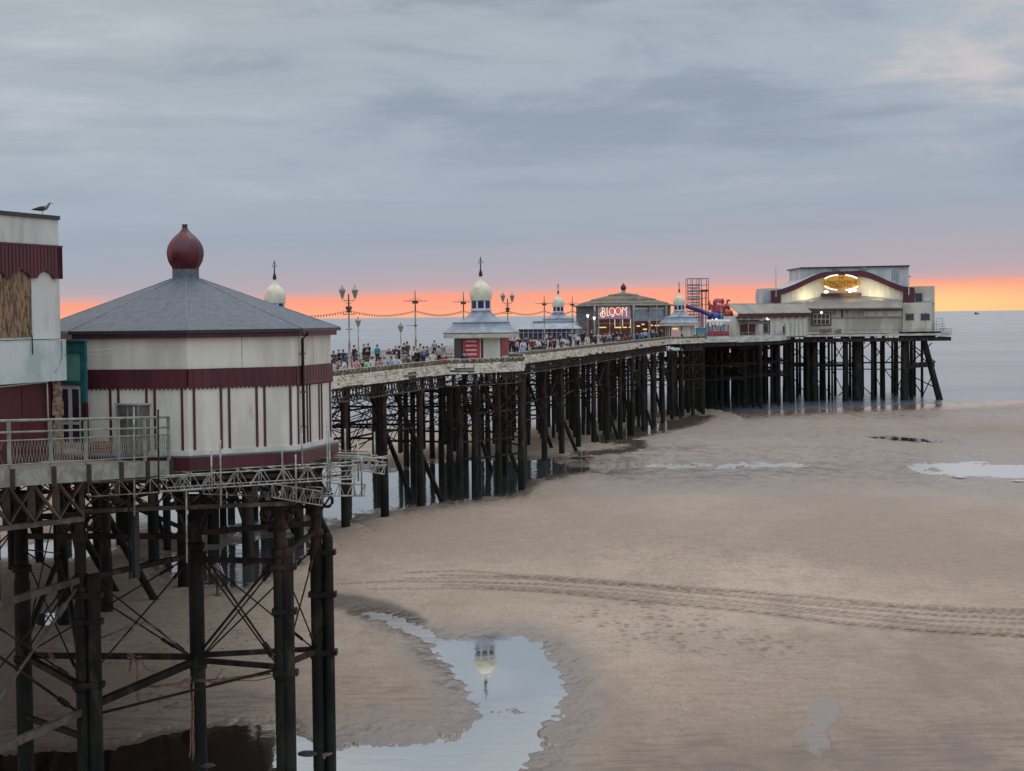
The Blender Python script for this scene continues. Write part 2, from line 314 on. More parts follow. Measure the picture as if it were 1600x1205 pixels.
Mt['awning'] = mat('pale_awning_cloth', srgb(192, 192, 184), srgb(164, 162, 152), .7, .8)
Mt['lilac_frame'] = mat('lilac_window_frames', srgb(160, 158, 184), srgb(138, 136, 164), .5, 2)
Mt['feather'] = mat('grey_brown_feathers', srgb(128, 116, 104), srgb(86, 76, 68), .7, 22, c3=srgb(168, 160, 150), scale3=34)
Mt['feather_dark'] = mat('dark_wing_feathers', srgb(74, 66, 60), srgb(50, 45, 42), .7, 26)
Mt['beak'] = mat('dark_beak', srgb(56, 50, 46), srgb(70, 60, 52), .5)
Mt['leg_pink'] = mat('pink_bird_leg', srgb(150, 118, 108), srgb(132, 100, 92), .6)
Mt['table'] = mat('picnic_table_wood', srgb(92, 66, 48), srgb(66, 48, 36), .7, 3, (1, 4, 1))
Mt['ship'] = mat('distant_ship_paint', srgb(96, 60, 60), srgb(80, 56, 58), .6, .01)
Mt['stone'] = mat('barnacled_rock', srgb(74, 66, 56), srgb(46, 42, 38), .8, 5, bump=.03, bscale=7)
def objcol(name, rough=.8, bump=.0):
    m = bpy.data.materials.new(name); m.use_nodes = True; t = m.node_tree; h = NT(t); P = t.nodes['Principled BSDF']
    oi = h.n('ShaderNodeObjectInfo'); co = h.n('ShaderNodeTexCoord').outputs['Object']
    h.put(P, 'Base Color', h.mix(h.mr(h.noise(co, 7, 3), .35, .7), oi.outputs['Color'], h.mix(1.0, oi.outputs['Color'], (.72, .72, .72, 1), 'MULTIPLY')))
    h.put(P, 'Roughness', rough); return m
Mt['cloth'] = objcol('worn_cloth'); Mt['skin'] = objcol('bare_skin', .55); Mt['hair'] = objcol('head_hair', .6)
# ------------------------------------------------------------------ the beach
def vnoise(x, y, seed=0):
    xi = np.floor(x).astype(np.int64); yi = np.floor(y).astype(np.int64); xf = x-xi; yf = y-yi
    def hsh(a, b):
        n = (a*374761393+b*668265263+seed*1442695041) & 0xffffffff; n = ((n ^ (n >> 13))*1274126177) & 0xffffffff
        return ((n ^ (n >> 16)) & 0xffff)/65535.0
    sx = xf*xf*(3-2*xf); sy = yf*yf*(3-2*yf)
    a = hsh(xi, yi)*(1-sx)+hsh(xi+1, yi)*sx; b = hsh(xi, yi+1)*(1-sx)+hsh(xi+1, yi+1)*sx
    return a*(1-sy)+b*sy
def fbm(x, y, o=4, seed=0):
    t = 0; a = .5; s = 0
    for k in range(o): t = t+a*vnoise(x*2**k, y*2**k, seed+k); s += a; a *= .5
    return t/s-.5
KU = .841
SEA = CAMZ-(CAMZ+14.25)*KU
def zbase(X, Y):
    d = Y-(.52*(np.maximum(X, -17)-54*KU)+356*KU)               # distance beyond the tide line
    z = np.interp(Y, [-80, 20, 50, 70, 90, 110, 125, 138, 152, 186, 212, 270, 320, 2000], [-8.5, -8.8, -8.96, -9.0, -9.05, -9.1, -9.2, -9.36, -9.5, -9.62, -10.1, -10.8, -11.05, -11.05])
    return np.minimum(z, np.where(d > -50, SEA-.0115*d, SEA+.575+.05*(-d-50)))+0*X
def sdf(X, Y, poly, ky):
    px_, py_ = X, Y*ky; n = len(poly); d = np.full(X.shape, 1e9); ins = np.zeros(X.shape, bool)
    for i in range(n):
        ax, ay = poly[i][0], poly[i][1]*ky; bx, by = poly[(i+1) % n][0], poly[(i+1) % n][1]*ky
        ex, ey = bx-ax, by-ay; t = np.clip(((px_-ax)*ex+(py_-ay)*ey)/(ex*ex+ey*ey+1e-9), 0, 1)
        d = np.minimum(d, (px_-ax-t*ex)**2+(py_-ay-t*ey)**2)
        if ay != by:
            c = ((ay > py_) != (by > py_)) & (px_ < (bx-ax)*(py_-ay)/(by-ay)+ax); ins ^= c
    d = np.sqrt(d); return np.where(ins, -d, d)
# pools left by the tide: outline in the photo, level, bank slope, bank width, wet margin, raggedness
POOLS = [
 ('lower', [(760,1116),(800,1112),(850,1116),(872,1124),(850,1130),(845,1142),(852,1158),(834,1178),(800,1212),(640,1240),(400,1240),(300,1240),(480,1214),(522,1172),(560,1166),(640,1168),(692,1160),(724,1150),(740,1128)], -9.118, .05, 1.5, 2.6, .3, .35),
 ('main', [(672,992),(690,1003),(735,1000),(775,996),(812,992),(842,1006),(862,1034),(878,1062),(881,1086),(868,1102),(876,1118),(840,1116),(800,1110),(750,1114),(742,1098),(728,1076),(706,1040),(676,1016)], -9.12, .06, 1.6, 2.4, .3, .35),
 ('upper', [(560,956),(610,962),(655,978),(684,994),(668,1000),(640,988),(600,972)], -9.116, .03, 1.2, 1.2, .25, .3),
 ('brown', [(-120,1260),(-120,1192),(0,1182),(90,1176),(170,1174),(222,1160),(270,1146),(330,1138),(400,1134),(446,1133),(500,1180),(520,1230),(520,1260)], -9.12, .07, 1.2, .6, .12, .3),
 ('under', [(526,828),(560,800),(600,795),(660,788),(720,782),(770,776),(806,772),(828,750),(862,742),(900,734),(915,716),(870,716),(800,722),(740,722),(690,724),(640,732),(610,740),(560,735),(500,735),(380,735),(250,775),(200,815),(300,835),(330,845),(400,850),(470,850)], -9.7, .06, 4, 2.5, .5, .22),
 ('left', [(255,890),(300,905),(330,912),(372,918),(420,898),(460,880),(490,850),(440,838),(380,850),(320,862),(270,870)], -9.3, .06, 3, 1.5, .4, .25),
 ('leftb', [(60,868),(130,872),(168,858),(160,838),(120,838),(60,850),(-40,858),(-40,872)], -9.3, .06, 3, 1.2, .3, .25),
 ('leftc', [(44,976),(70,977),(118,972),(118,958),(80,958),(48,962)], -9.18, .06, 1.5, .8, .1, .3),
 ('channel', [(1290,729),(1340,726),(1400,725),(1470,724),(1640,724),(1640,751),(1560,748),(1490,742),(1440,736),(1380,733)], -9.97, .02, 8, 16, 2.2, .2),
 ('channel', [(980,728.5),(1060,727),(1120,725.5),(1200,725),(1270,727),(1215,729),(1120,730.5),(1040,731)], -9.95, .02, 8, 14, .9, .2),
 ('slot', [(1362,683.5),(1400,683.5),(1440,686.5),(1462,690),(1430,690),(1395,687.5)], -10.25, .05, 3, 2.0, .5, .2),
 ('bend', [(905,712),(980,706),(1006,698),(1000,690),(980,688),(955,689),(985,692),(993,699),(970,703),(900,708)], -9.76, .05, 3, 1.5, .5, .2),
 ('margin', [(940,692),(990,684),(1040,672),(1085,662),(1110,650),(1085,650),(1000,668),(940,682)], -10.78, .05, 4, 2.0, .4, .2),
]
def smooth(a, b, x): t = np.clip((x-a)/(b-a), 0, 1); return t*t*(3-2*t)
ys = [-80., -40., -10., 10., 25., 36., 44.]; y = 48.0
while y < 470: ys.append(y); y += max(.075, y*y/(16.0*2900)*(1.25 if not 78 < y < 114 else .6))
ys += [500, 560, 640, 760, 900, 1200.]
tx = np.concatenate([[-6, -3, -1.6, -.9, -.6, -.45, -.38], np.linspace(-.335, .335, 760), [.38, .45, .6, .9, 1.6, 3, 6]])
YY, TT = np.meshgrid(np.array(ys), tx, indexing='ij'); XX = np.maximum(YY, 44)*TT
Z = zbase(XX, YY); Z0 = Z.copy()
Z = Z+fbm(XX*.09+3, YY*.05, 4, 3)*.26*smooth(45, 110, YY)*smooth(SEA+.02, SEA+.9, Z)+fbm(XX*.5, YY*.22, 3, 9)*.03
# gentle bank left of the main pool
WET = np.zeros_like(Z); POOLW = []
for nm, pl, lev, slope, bank, wetw, rag, ky in POOLS:
    poly = [tuple(onz(u, v, lev))[:2] for u, v in pl]; x0 = min(p[0] for p in poly)-25; x1 = max(p[0] for p in poly)+25; y0 = min(p[1] for p in poly)-60; y1 = max(p[1] for p in poly)+60
    m = (XX > x0) & (XX < x1) & (YY > y0) & (YY < y1); x, yv = XX[m], YY[m]
    d = sdf(x, yv, poly, ky)+rag*2.2*fbm(x*1.1/ max(rag, .3), yv*.5/max(rag, .3), 5, 21)+rag*.6*fbm(x*3.1, yv*1.4, 3, 4)
    z = Z[m]; k = smooth(0, bank, d); ramp = lev+np.clip(d*slope, -.35, 9)-.05*(d < 0)
    nz_ = np.where(d < bank, np.where(d < 0, ramp, ramp*(1-k)+np.maximum(z, ramp)*k), z)
    Z[m] = np.where((z < lev-.01) & (lev > -9.2) & (d > 0) & (nz_ > z), z, nz_)
    wv = (1-smooth(.0, wetw, d))
    if nm == 'sheen': wv = wv*.55
    if nm == 'channel': wv = wv*.8
    WET[m] = np.maximum(WET[m], wv); POOLW.append((nm, poly, lev))
WET = np.maximum(WET, 1-smooth(SEA+.05, SEA+.55, Z))
# damp runnel sheet lower right and the dark brown run-off bed beside the near columns
def patch(pl, lev, w, ky, amt, rag):
    poly = [tuple(onz(u, v, lev))[:2] for u, v in pl]; d = sdf(XX, YY, poly, ky)+rag*3*fbm(XX*1.6, YY*.7, 5, 33); return amt*(1-smooth(-w, w, d))
WET = np.maximum(WET, patch([(1262,1100),(1330,1092),(1338,1112),(1306,1130),(1300,1170),(1276,1186),(1240,1150),(1276,1130)], -9.05, .12, .3, .9, .4))
BED = patch([(505,925),(560,930),(610,942),(650,958),(668,972),(650,982),(600,972),(540,955),(505,948)], -9.12, .25, .3, 1, .1)
BED = np.maximum(BED, patch([(735,996),(770,990),(800,994),(780,1003),(745,1004)], -9.1, .15, .3, .9, .1))
BED = np.maximum(BED, patch([(800,745),(900,730),(1010,722),(1010,735),(905,748),(830,766)], -9.8, 1.2, .2, .6, .6))
DAMP = patch([(880,1010),(930,1080),(955,1130),(930,1205),(840,1240),(1600,1240),(1640,1150),(1450,1130),(1300,1150),(1150,1160),(1000,1180),(960,1100),(905,1030)], -9.05, 1.6, .3, .95, .5)
DAMP = np.maximum(DAMP, patch([(560,960),(700,1010),(735,1080),(730,1140),(560,1165),(525,1165),(525,1120),(600,1100)], -9.1, .8, .3, .5, .3))
WET = np.maximum(WET, patch([(1375,702),(1410,699),(1440,702),(1428,707),(1395,707)], -10.2, 1.5, .2, .8, .4))
WET = np.maximum(WET, patch([(1000,648),(1160,653),(1330,652),(1480,657),(1660,664),(1660,641),(1560,640),(1400,644),(1250,644),(1100,643)], -11.0, 6, .1, .9, 2))
WET = np.maximum(WET, patch([(900,742),(1000,726),(1250,720),(1300,726),(1290,738),(1100,742),(960,752)], -9.9, 1.5, .2, .8, .8))
DAMP = np.maximum(DAMP, patch([(960,690),(1100,640),(1640,612),(1640,690),(1300,705),(1010,712)], -10.6, 6, .2, .8, .8))
DAMP = np.maximum(DAMP, patch([(1010,700),(1200,690),(1640,672),(1640,700),(1300,712),(1050,712)], -10.1, 4, .2, .6, .8))
DAMP = np.maximum(DAMP, .6*smooth(.05, .3, fbm(XX*.06, YY*.03, 4, 77))*smooth(45, 60, YY))
DAMP = np.maximum(DAMP, patch([(860,745),(1250,718),(1640,708),(1640,790),(1300,765),(1000,768),(870,790)], -9.9, 6, .2, .6, .8))
# tyre tracks and footprints
TR = [[(641,894),(715,892),(785,897),(850,901),(990,912),(1150,923),(1272,934),(1412,948),(1640,957)],
 [(533,911),(617,907),(701,909),(785,912),(850,914),(990,925),(1150,941),(1300,957),(1450,971),(1640,978)],
 [(584,919),(701,919),(752,921),(850,926),(967,938),(1084,949),(1202,962),(1319,978),(1459,990),(1640,1000)],
 [(640,903),(760,904),(850,908),(990,918),(1150,932),(1300,945),(1640,966)],
 [(700,914),(850,920),(990,931),(1150,947),(1320,965),(1500,983),(1640,990)]]
TR += [[(u, v+3.2) for u, v in TR[0][2:]], [(u, v-3.4) for u, v in TR[2][2:]], [(690, 898), (850, 906), (1040, 919), (1240, 944), (1450, 962), (1640, 972)]]
TRK = np.zeros_like(Z); TRU = np.zeros_like(Z)
mm = (YY > 70) & (YY < 125) & (np.abs(TT) < .34)
for k, tr in enumerate(TR):
    pts = [onz(u, v, -9.06) for u, v in tr]; x, yv = XX[mm], YY[mm]; best = np.full(x.shape, 1e9); uu = np.zeros(x.shape); acc = 0
    for a, b in zip(pts[:-1], pts[1:]):
        ex, ey = b.x-a.x, b.y-a.y; L = math.hypot(ex, ey); t = np.clip(((x-a.x)*ex+(yv-a.y)*ey)/(L*L), 0, 1)
        d = np.hypot(x-a.x-t*ex, yv-a.y-t*ey); c = d < best; best = np.where(c, d, best); uu = np.where(c, acc+t*L, uu); acc += L
    s = (1-smooth(.18, .5, best))*(.35+.65*np.clip(.6+1.3*fbm(x*.2+k*9, yv*.1, 3, 60+k), 0, 1)); a = TRK[mm]; b = TRU[mm]; c = s > a; a[c] = s[c]; b[c] = uu[c]; TRK[mm] = a; TRU[mm] = b
Z = Z-TRK*.05*(.6+.4*np.sin(TRU*2*PI/.9))
FOOT = patch([(900,950),(1000,945),(1150,975),(1260,1010),(1240,1045),(1100,1030),(960,1020),(900,985)], -9.2, .6, .3, 1, .3)
FOOT = np.maximum(FOOT, patch([(860,840),(1120,850),(1420,880),(1400,900),(1100,890),(860,870)], -9.1, 2, .2, .6, .5))
FOOT = np.maximum(FOOT, patch([(210,1075),(290,1060),(290,1120),(240,1120)], -9.1, .4, .3, 1, .2))
FOOT = np.maximum(FOOT, patch([(40,985),(420,985),(420,1060),(40,1060)], -9.3, .4, .3, .7, .2))
RIP = patch([(0,1110),(120,1100),(300,1080),(440,1085),(440,1150),(300,1150),(120,1180),(0,1190)], -9.1, .4, .3, 1, .2)
RIP = np.maximum(RIP, patch([(800,1150),(1000,1150),(1280,1140),(1640,1120),(1640,1240),(800,1240)], -9.05, .8, .3, .7, .4))
RIP = np.maximum(RIP, patch([(525,1060),(700,1070),(740,1110),(690,1160),(525,1165)], -9.1, .6, .3, .6, .3))
RIP = np.maximum(RIP, .30*smooth(-.12, .12, fbm(XX*.08+9, YY*.035, 4, 41)))
ny, nx = Z.shape
me = bpy.data.meshes.new('beach'); V = np.stack([XX, YY, Z], -1).reshape(-1, 3)
idx = np.arange(ny*nx).reshape(ny, nx); Q = np.stack([idx[:-1, :-1], idx[:-1, 1:], idx[1:, 1:], idx[1:, :-1]], -1).reshape(-1, 4)
me.vertices.add(len(V)); me.vertices.foreach_set('co', V.astype(np.float32).ravel())
me.loops.add(Q.size); me.loops.foreach_set('vertex_index', Q.astype(np.int32).ravel())
me.polygons.add(len(Q)); me.polygons.foreach_set('loop_start', np.arange(0, Q.size, 4, dtype=np.int32)); me.polygons.foreach_set('loop_total', np.full(len(Q), 4, np.int32))
me.update(calc_edges=True); me.polygons.foreach_set('use_smooth', np.ones(len(Q), bool))
for nm, a in (('wet', WET), ('bed', BED), ('damp', DAMP), ('trk', TRK), ('tru', TRU), ('foot', FOOT), ('rip', RIP)):
    at_ = me.attributes.new(nm, 'FLOAT', 'POINT'); at_.data.foreach_set('value', a.astype(np.float32).ravel())
m = bpy.data.materials.new('wet_sand'); m.use_nodes = True; h = NT(m.node_tree); P = m.node_tree.nodes['Principled BSDF']
A = lambda n: h.n('ShaderNodeAttribute', attribute_name=n).outputs['Fac']
co = h.n('ShaderNodeTexCoord').outputs['Object']
big = h.noise(h.mapping(co, (.055, .022, 1)), 1, 5, .55); mid = h.noise(h.mapping(co, (.7, .3, 1)), 1, 6, .65); fine = h.noise(h.mapping(co, (6, 3, 1)), 1, 5, .7)
wet, bed, damp, trk, tru, foot, rip = [A(n) for n in ('wet', 'bed', 'damp', 'trk', 'tru', 'foot', 'rip')]
sand = h.mix(h.mr(big, .36, .64), srgb(178, 159, 138), srgb(150, 132, 113))
sand = h.mix(h.mr(mid, .44, .70, 0, .5), sand, srgb(142, 124, 106))
fine2 = h.noise(h.mapping(co, (3.2, 1.25, 1), loc=(5, 2, 0)), 1, 5, .75)
sand = h.mix(h.mr(fine, .48, .68, 0, .42), sand, srgb(108, 92, 78))  # dark flecks: shadows of the fine relief put into the sand colour
sand = h.mix(h.mr(fine2, .5, .68, 0, .34), sand, srgb(116, 100, 84))
sand = h.mix(h.mr(fine2, .46, .32, 0, .22), sand, srgb(192, 176, 156))
spk = h.noise(h.mapping(co, (9, 4.5, 1)), 1, 2, .5)
sand = h.mix(h.mr(spk, .655, .71, 0, .75), sand, srgb(72, 58, 48))
sand = h.mix(h.m('MULTIPLY', damp, h.mr(mid, .25, .62, .55, 1)), sand, srgb(112, 97, 85))
wv = h.noise(h.mapping(co, (.55, 2.3, 1), rot=(0, 0, .22)), 1.0, 3, .55, .8)
sand = h.mix(h.m('MULTIPLY', rip, h.mr(wv, .52, .40, 0, .62)), sand, srgb(98, 84, 72))
sand = h.mix(h.m('MULTIPLY', wet, .9), sand, srgb(126, 112, 99))
sand = h.mix(bed, sand, srgb(82, 66, 52))
tread = h.m('SINE', h.m('MULTIPLY', tru, 2*PI/.42))
tmask = h.m('MULTIPLY', trk, h.mr(h.m('ADD', tread, h.m('MULTIPLY', h.m('SUBTRACT', fine2, .5), 7.0)), -.8, .9, .45, 1))
sand = h.mix(h.m('MULTIPLY', tmask, .66), sand, srgb(88, 68, 48))
vo = h.n('ShaderNodeTexVoronoi', voronoi_dimensions='2D'); h.put(vo, 'Vector', h.mapping(co, (1.5, .95, 1))); h.put(vo, 'Scale', 1.0)
vo2 = h.n('ShaderNodeTexVoronoi', voronoi_dimensions='2D'); h.put(vo2, 'Vector', h.mapping(co, (1.15, .5, 1), loc=(.3, .7, 0))); h.put(vo2, 'Scale', 1.0)
fp = h.m('MULTIPLY', foot, h.m('MAXIMUM', h.mr(vo.outputs['Distance'], .22, .14), h.mr(vo2.outputs['Distance'], .18, .1)))
fp = h.m('MULTIPLY', fp, h.mr(mid, .40, .55, .1, 1))
sand = h.mix(h.m('MULTIPLY', fp, .45), sand, srgb(84, 70, 58))
h.put(P, 'Base Color', sand)
wn = h.m('MULTIPLY', wet, h.mr(mid, .3, .62, .55, 1))
rough = h.m('SUBTRACT', .84, h.m('ADD', h.m('MULTIPLY', wn, .76), h.m('MULTIPLY', h.m('MAXIMUM', damp, bed), .2)))
h.put(P, 'Roughness', h.m('MAXIMUM', rough, .08)); h.put(P, 'IOR', 1.5)
hgt = h.m('ADD', h.m('MULTIPLY', h.m('MULTIPLY', wv, rip), .12), h.m('ADD', h.m('MULTIPLY', mid, .06), h.m('MULTIPLY', fine, .035)))
hgt = h.m('SUBTRACT', hgt, h.m('ADD', h.m('MULTIPLY', fp, .05), h.m('MULTIPLY', tmask, .05)))
hgt = h.m('MULTIPLY', hgt, h.m('SUBTRACT', 1.0, h.m('MULTIPLY', wet, .72)))
b = h.n('ShaderNodeBump'); h.put(b, 'Height', hgt); h.put(b, 'Strength', 1.0); h.put(b, 'Distance', 1.0); m.node_tree.links.new(b.outputs[0], P.inputs['Normal'])
me.materials.append(m)
beach = bpy.data.objects.new('beach', me); COL.objects.link(beach); tag(beach, kind='structure')
def ground(x, y):
    i = min(max(int(np.searchsorted(ys, y)), 1), ny-1); t = x/max(y, 44); j = min(max(int(np.searchsorted(tx, t)), 0), nx-1); return float(Z[i, j])
# ------------------------------------------------------------------ water
def water(name, deep, bumpd, sc, st, tint=.35, rough=.03, tilt=0.0):
    m = bpy.data.materials.new(name); m.use_nodes = True; t = m.node_tree; t.nodes.clear(); h = NT(t)
    co = h.n('ShaderNodeTexCoord').outputs['Object']
    n = h.noise(h.mapping(co, st), sc, 4, .55); n2 = h.noise(h.mapping(co, (st[0]*.2, st[1]*.2, 1), loc=(4, 4, 0)), sc, 3, .5)
    b = h.n('ShaderNodeBump'); h.put(b, 'Height', h.m('ADD', n, h.m('MULTIPLY', n2, 1.5))); h.put(b, 'Strength', 1.0); h.put(b, 'Distance', bumpd)
    d = h.n('ShaderNodeBsdfDiffuse'); h.put(d, 'Color', deep)
    gl = h.n('ShaderNodeBsdfGlossy'); h.put(gl, 'Roughness', rough); h.put(gl, 'Color', (.93, .91, .885, 1)); t.links.new(b.outputs[0], gl.inputs['Normal'])
    lw = h.n('ShaderNodeFresnel'); h.put(lw, 'IOR', 1.33)
    fac = h.m('ADD', tint, h.m('MULTIPLY', lw.outputs[0], 1-tint))
    if name == 'dusk_sea':
        n3 = h.noise(h.mapping(co, (.0025, .016, 1)), 1, 5, .6); fac = h.m('MULTIPLY', fac, h.mr(n3, .3, .7, .74, .9))
    mx = h.n('ShaderNodeMixShader'); h.put(mx, 0, fac); t.links.new(d.outputs[0], mx.inputs[1]); t.links.new(gl.outputs[0], mx.inputs[2])
    o = h.n('ShaderNodeOutputMaterial'); t.links.new(mx.outputs[0], o.inputs[0]); return m
Mt['sea'] = water('dusk_sea', srgb(92, 108, 124), .9, .22, (.14, 1.0, 1), .1, .2)
Mt['pool'] = water('still_pool', srgb(112, 100, 88), .0022, 1.6, (1, .6, 1), .48, .03)
Mt['film'] = water('thin_film_water', srgb(108, 98, 88), .02, 1.2, (.5, 1.2, 1), .4, .24)
Mt['pool_brown'] = water('shallow_brown_pool', srgb(158, 128, 100), .005, 1.6, (1, .6, 1), .1, .06)
Mt['shallow'] = water('shallow_film_water', srgb(122, 108, 94), .006, 1.4, (.7, 1.0, 1), .3, .09)
Mt['pool_rip'] = water('rippled_pool', srgb(92, 92, 94), .03, .6, (.5, 1.0, 1), .55, .06)
sea = MB().add([(-60000, 250, SEA), (60000, 250, SEA), (60000, 90000, SEA), (-60000, 90000, SEA)], [(0, 1, 2, 3)]).build('sea', Mt['sea'], kind='structure')
def grow(poly, r):
    n = len(poly); o = []
    a = sum(poly[i][0]*poly[(i+1) % n][1]-poly[(i+1) % n][0]*poly[i][1] for i in range(n)); sg = 1 if a > 0 else -1
    for i in range(n):
        p, q, s = Vector(poly[i-1]), Vector(poly[i]), Vector(poly[(i+1) % n])
        e = (q-p).normalized()+(s-q).normalized(); e.normalize(); o.append((q.x+sg*e.y*r, q.y-sg*e.x*r*1.6))
    return o
WM = {'main': 'pool', 'brown': 'pool_brown', 'slot': 'pool_brown', 'bend': 'shallow', 'margin': 'shallow', 'lower': 'shallow', 'under': 'pool_rip', 'left': 'pool_rip', 'leftb': 'pool_rip', 'channel': 'film', 'upper': 'film'}
for nm, poly, lev in POOLW:
    if nm == 'sheen': continue
    lev += {'brown': .004}.get(nm, 0)
    p = grow(poly, {'main': .9, 'upper': .5, 'brown': .7, 'channel': 1.5, 'slot': .6, 'slotb': .6}.get(nm, 1.2))
    MB().add([(x, y, lev) for x, y in p], [tuple(range(len(p)))]).build('tidal_pool', Mt[WM.get(nm, 'pool')], kind='structure')
# ------------------------------------------------------------------ near end: platform, pavilion, side building
def ring(c, R, n, rot): return [(c[0]+R*math.cos(rot+2*PI*i/n), c[1]+R*math.sin(rot+2*PI*i/n)) for i in range(n)]
def wallquad(mb, a, b, z0, z1, th, out, proud=0.0):   # upright panel from plan point a to b, thickness th outwards
    a, b = Vector((a[0], a[1], 0)), Vector((b[0], b[1], 0)); o = Vector((out[0], out[1], 0)).normalized()
    p = [a+o*proud, b+o*proud]
    return mb.slab([Vector((p[0].x, p[0].y, z0)), Vector((p[1].x, p[1].y, z0)), Vector((p[1].x, p[1].y, z1)), Vector((p[0].x, p[0].y, z1))], o*th)
D0 = 56.0; AL = math.atan(-507/2900.0)
OC = Vector((D0*math.sin(AL), D0*math.cos(AL), 0)); RW = 4.26
ROT = math.atan2(-OC.y, -OC.x)                                   # a corner faces the shore
pav = thing('octagonal_pavilion', 'cream octagonal pavilion with maroon band, grey felt roof and maroon onion dome', 'pavilion', (OC.x, OC.y, .2))
oc = (OC.x, OC.y)
cor = ring(oc, RW, 8, ROT)
mb = MB(); mb.prism(cor, .56, 3.86); mb.build('wall', Mt['cream'], pav)
# joints of the cladding sheets and the stud marks, each a thin raised strip
for i in range(8):
    a, b = Vector(cor[i]), Vector(cor[(i+1) % 8]); o = ((a+b)/2-Vector(oc)); o.normalize(); mb = MB()
    p = a.lerp(b, .5); d = (b-a).normalized()*.012; wallquad(mb, p-d, p+d, 2.99, 3.84, .004, o); mb.build('joint_strip', Mt['concrete'], pav)
mb = MB(); mb2 = MB(); mb3 = MB()
for i in range(8):
    a, b = Vector(cor[i]), Vector(cor[(i+1) % 8]); o = ((a+b)/2-Vector(oc)); o.normalize(); L = (b-a).length
    n = 26; pts = [(a+(b-a)*(k/n)) for k in range(n+1)]
    for k in range(n):                                        # ribbed band with a toothed lower edge
        p, q = pts[k], pts[k+1]; mdl = (p+q)/2
        mb.slab([Vector((p.x, p.y, 2.45)), Vector((mdl.x, mdl.y, 2.375)), Vector((q.x, q.y, 2.45)), Vector((q.x, q.y, 2.95)), Vector((p.x, p.y, 2.95))], Vector((o.x, o.y, 0))*.055)
        if k % 2: wallquad(mb, p+(q-p)*.3, p+(q-p)*.7, 2.47, 2.949, .008, o, .055)
mb.build('band', Mt['maroon_rib'], pav)
for i in range(8):
    a, b = Vector(cor[i]), Vector(cor[(i+1) % 8]); o = ((a+b)/2-Vector(oc)); o.normalize(); d = (b-a).normalized()
    for f in (.052, .298, .372, .628, .702, .948):
        p = a.lerp(b, f); st_ = MB(); wallquad(st_, p-d*.032, p+d*.032, .72, 2.44, .035, o); st_.build('batten', Mt['maroon'], pav)
out_ = ring(oc, RW+.10, 8, ROT)
mb = MB(); mb.prism(ring(oc, RW+.05, 8, ROT), .565, .70); mb.build('plinth', Mt['cream'], pav)
mb = MB(); mb.prism(ring(oc, RW+.20, 8, ROT), .17, .52); mb.build('skirt', Mt['maroon'], pav)
mb = MB(); mb.prism(ring(oc, RW+.22, 8, ROT), .522, .562); mb.build('ledge', Mt['felt'], pav)
RE = 4.55
mb = MB(); mb.prism(ring(oc, RE-.10, 8, ROT), 3.80, 3.93); mb.build('soffit', Mt['maroon'], pav)
mb = MB(); mb.prism(ring(oc, RE+.03, 8, ROT), 3.932, 4.02); mb.build('gutter', Mt['gutter'], pav)
mb = MB(); prof = [(RE, 4.022), (RE*.6, 4.022+RE*.4*.362), (.42, 4.022+(RE-.42)*.362), (.40, 5.55)]
rot8 = ROT
mb.lathe((oc[0], oc[1], 0), prof, 8, rot8, smooth=False)
rf = mb.build('roof', Mt['felt'], pav)
for i in range(8):
    t = ROT+2*PI*i/8; MB().path([(oc[0]+r*math.cos(t), oc[1]+r*math.sin(t), z+.006) for r, z in prof[:-1]], .014, 5).build('hip_seam', Mt['felt_seam'], rf)
mb = MB(); mb.lathe((oc[0], oc[1], 0), [(.40, 5.50), (.395, 5.80)], 16); mb.build('dome_neck', Mt['felt'], pav)
mb = MB()
dp = [(.40, 5.80), (.41, 5.86), (.44, 5.90), (.515, 6.03), (.555, 6.2), (.56, 6.32), (.53, 6.47), (.45, 6.62), (.33, 6.76), (.2, 6.87), (.115, 6.96), (.08, 7.03)]
mb.gores((oc[0], oc[1], 0), dp, 12, ROT+PI/12)
dm = mb.build('onion_dome', Mt['maroon_dome'], pav)
mb = MB(); mb.lathe((oc[0], oc[1], 0), [(.085, 7.02), (.075, 7.06), (.09, 7.12), (.07, 7.135)], 12); mb.build('cap', Mt['black'], dm)
# down pipe on the seaward face
a, b = Vector(cor[1]), Vector(cor[2]);
a, b = [Vector(c) for c in (cor[1], cor[2])]
if topx((cor[7][0], cor[7][1], 2))[0] > topx((cor[1][0], cor[1][1], 2))[0]: a, b = Vector(cor[7]), Vector(cor[6])
o = ((a+b)/2-Vector(oc)).normalized(); p = a.lerp(b, .12)+o*.10; q = p+o*.16
mb = MB(); mb.path([(q.x, q.y, 3.93), (q.x, q.y, 3.86), (p.x, p.y, 3.72), (p.x, p.y, .72)], .045, 8)
for z in (3.3, 2.2, 1.2): mb.box((p.x, p.y, z), (.13, .13, .05))
mb.build('down_pipe', Mt['gutter'], pav)
# --- building at the left edge: its seaward wall runs almost along the view
LA, LB = Vector((-14.6, 41.6)), Vector((-12.14, 50.0)); ld = (LB-LA).normalized(); lo = Vector((ld.y, -ld.x))
def LP(t, off=0.0): p = LA+ld*t+lo*off; return (p.x, p.y)
LL = (LB-LA).length
bld = thing('seafront_building', 'white flat-roofed building with boarded window, maroon valance and maroon lower wall', 'building', (LB.x, LB.y, .7))
def lpoly(t0, t1, o0, o1): return [LP(t0, o0), LP(t1, o0), LP(t1, o1), LP(t0, o1)]
MB().prism(lpoly(0, LL, -9, 0), 3.84, 7.02).build('upper_wall', Mt['white'], bld)
MB().prism(lpoly(-.1, LL+.02, -9.1, .05), 7.022, 7.13).build('coping', Mt['gutter'], bld)
MB().prism(lpoly(0, LL-.25, -9, -.12), .6, 3.838).build('lower_wall', Mt['maroon'], bld)
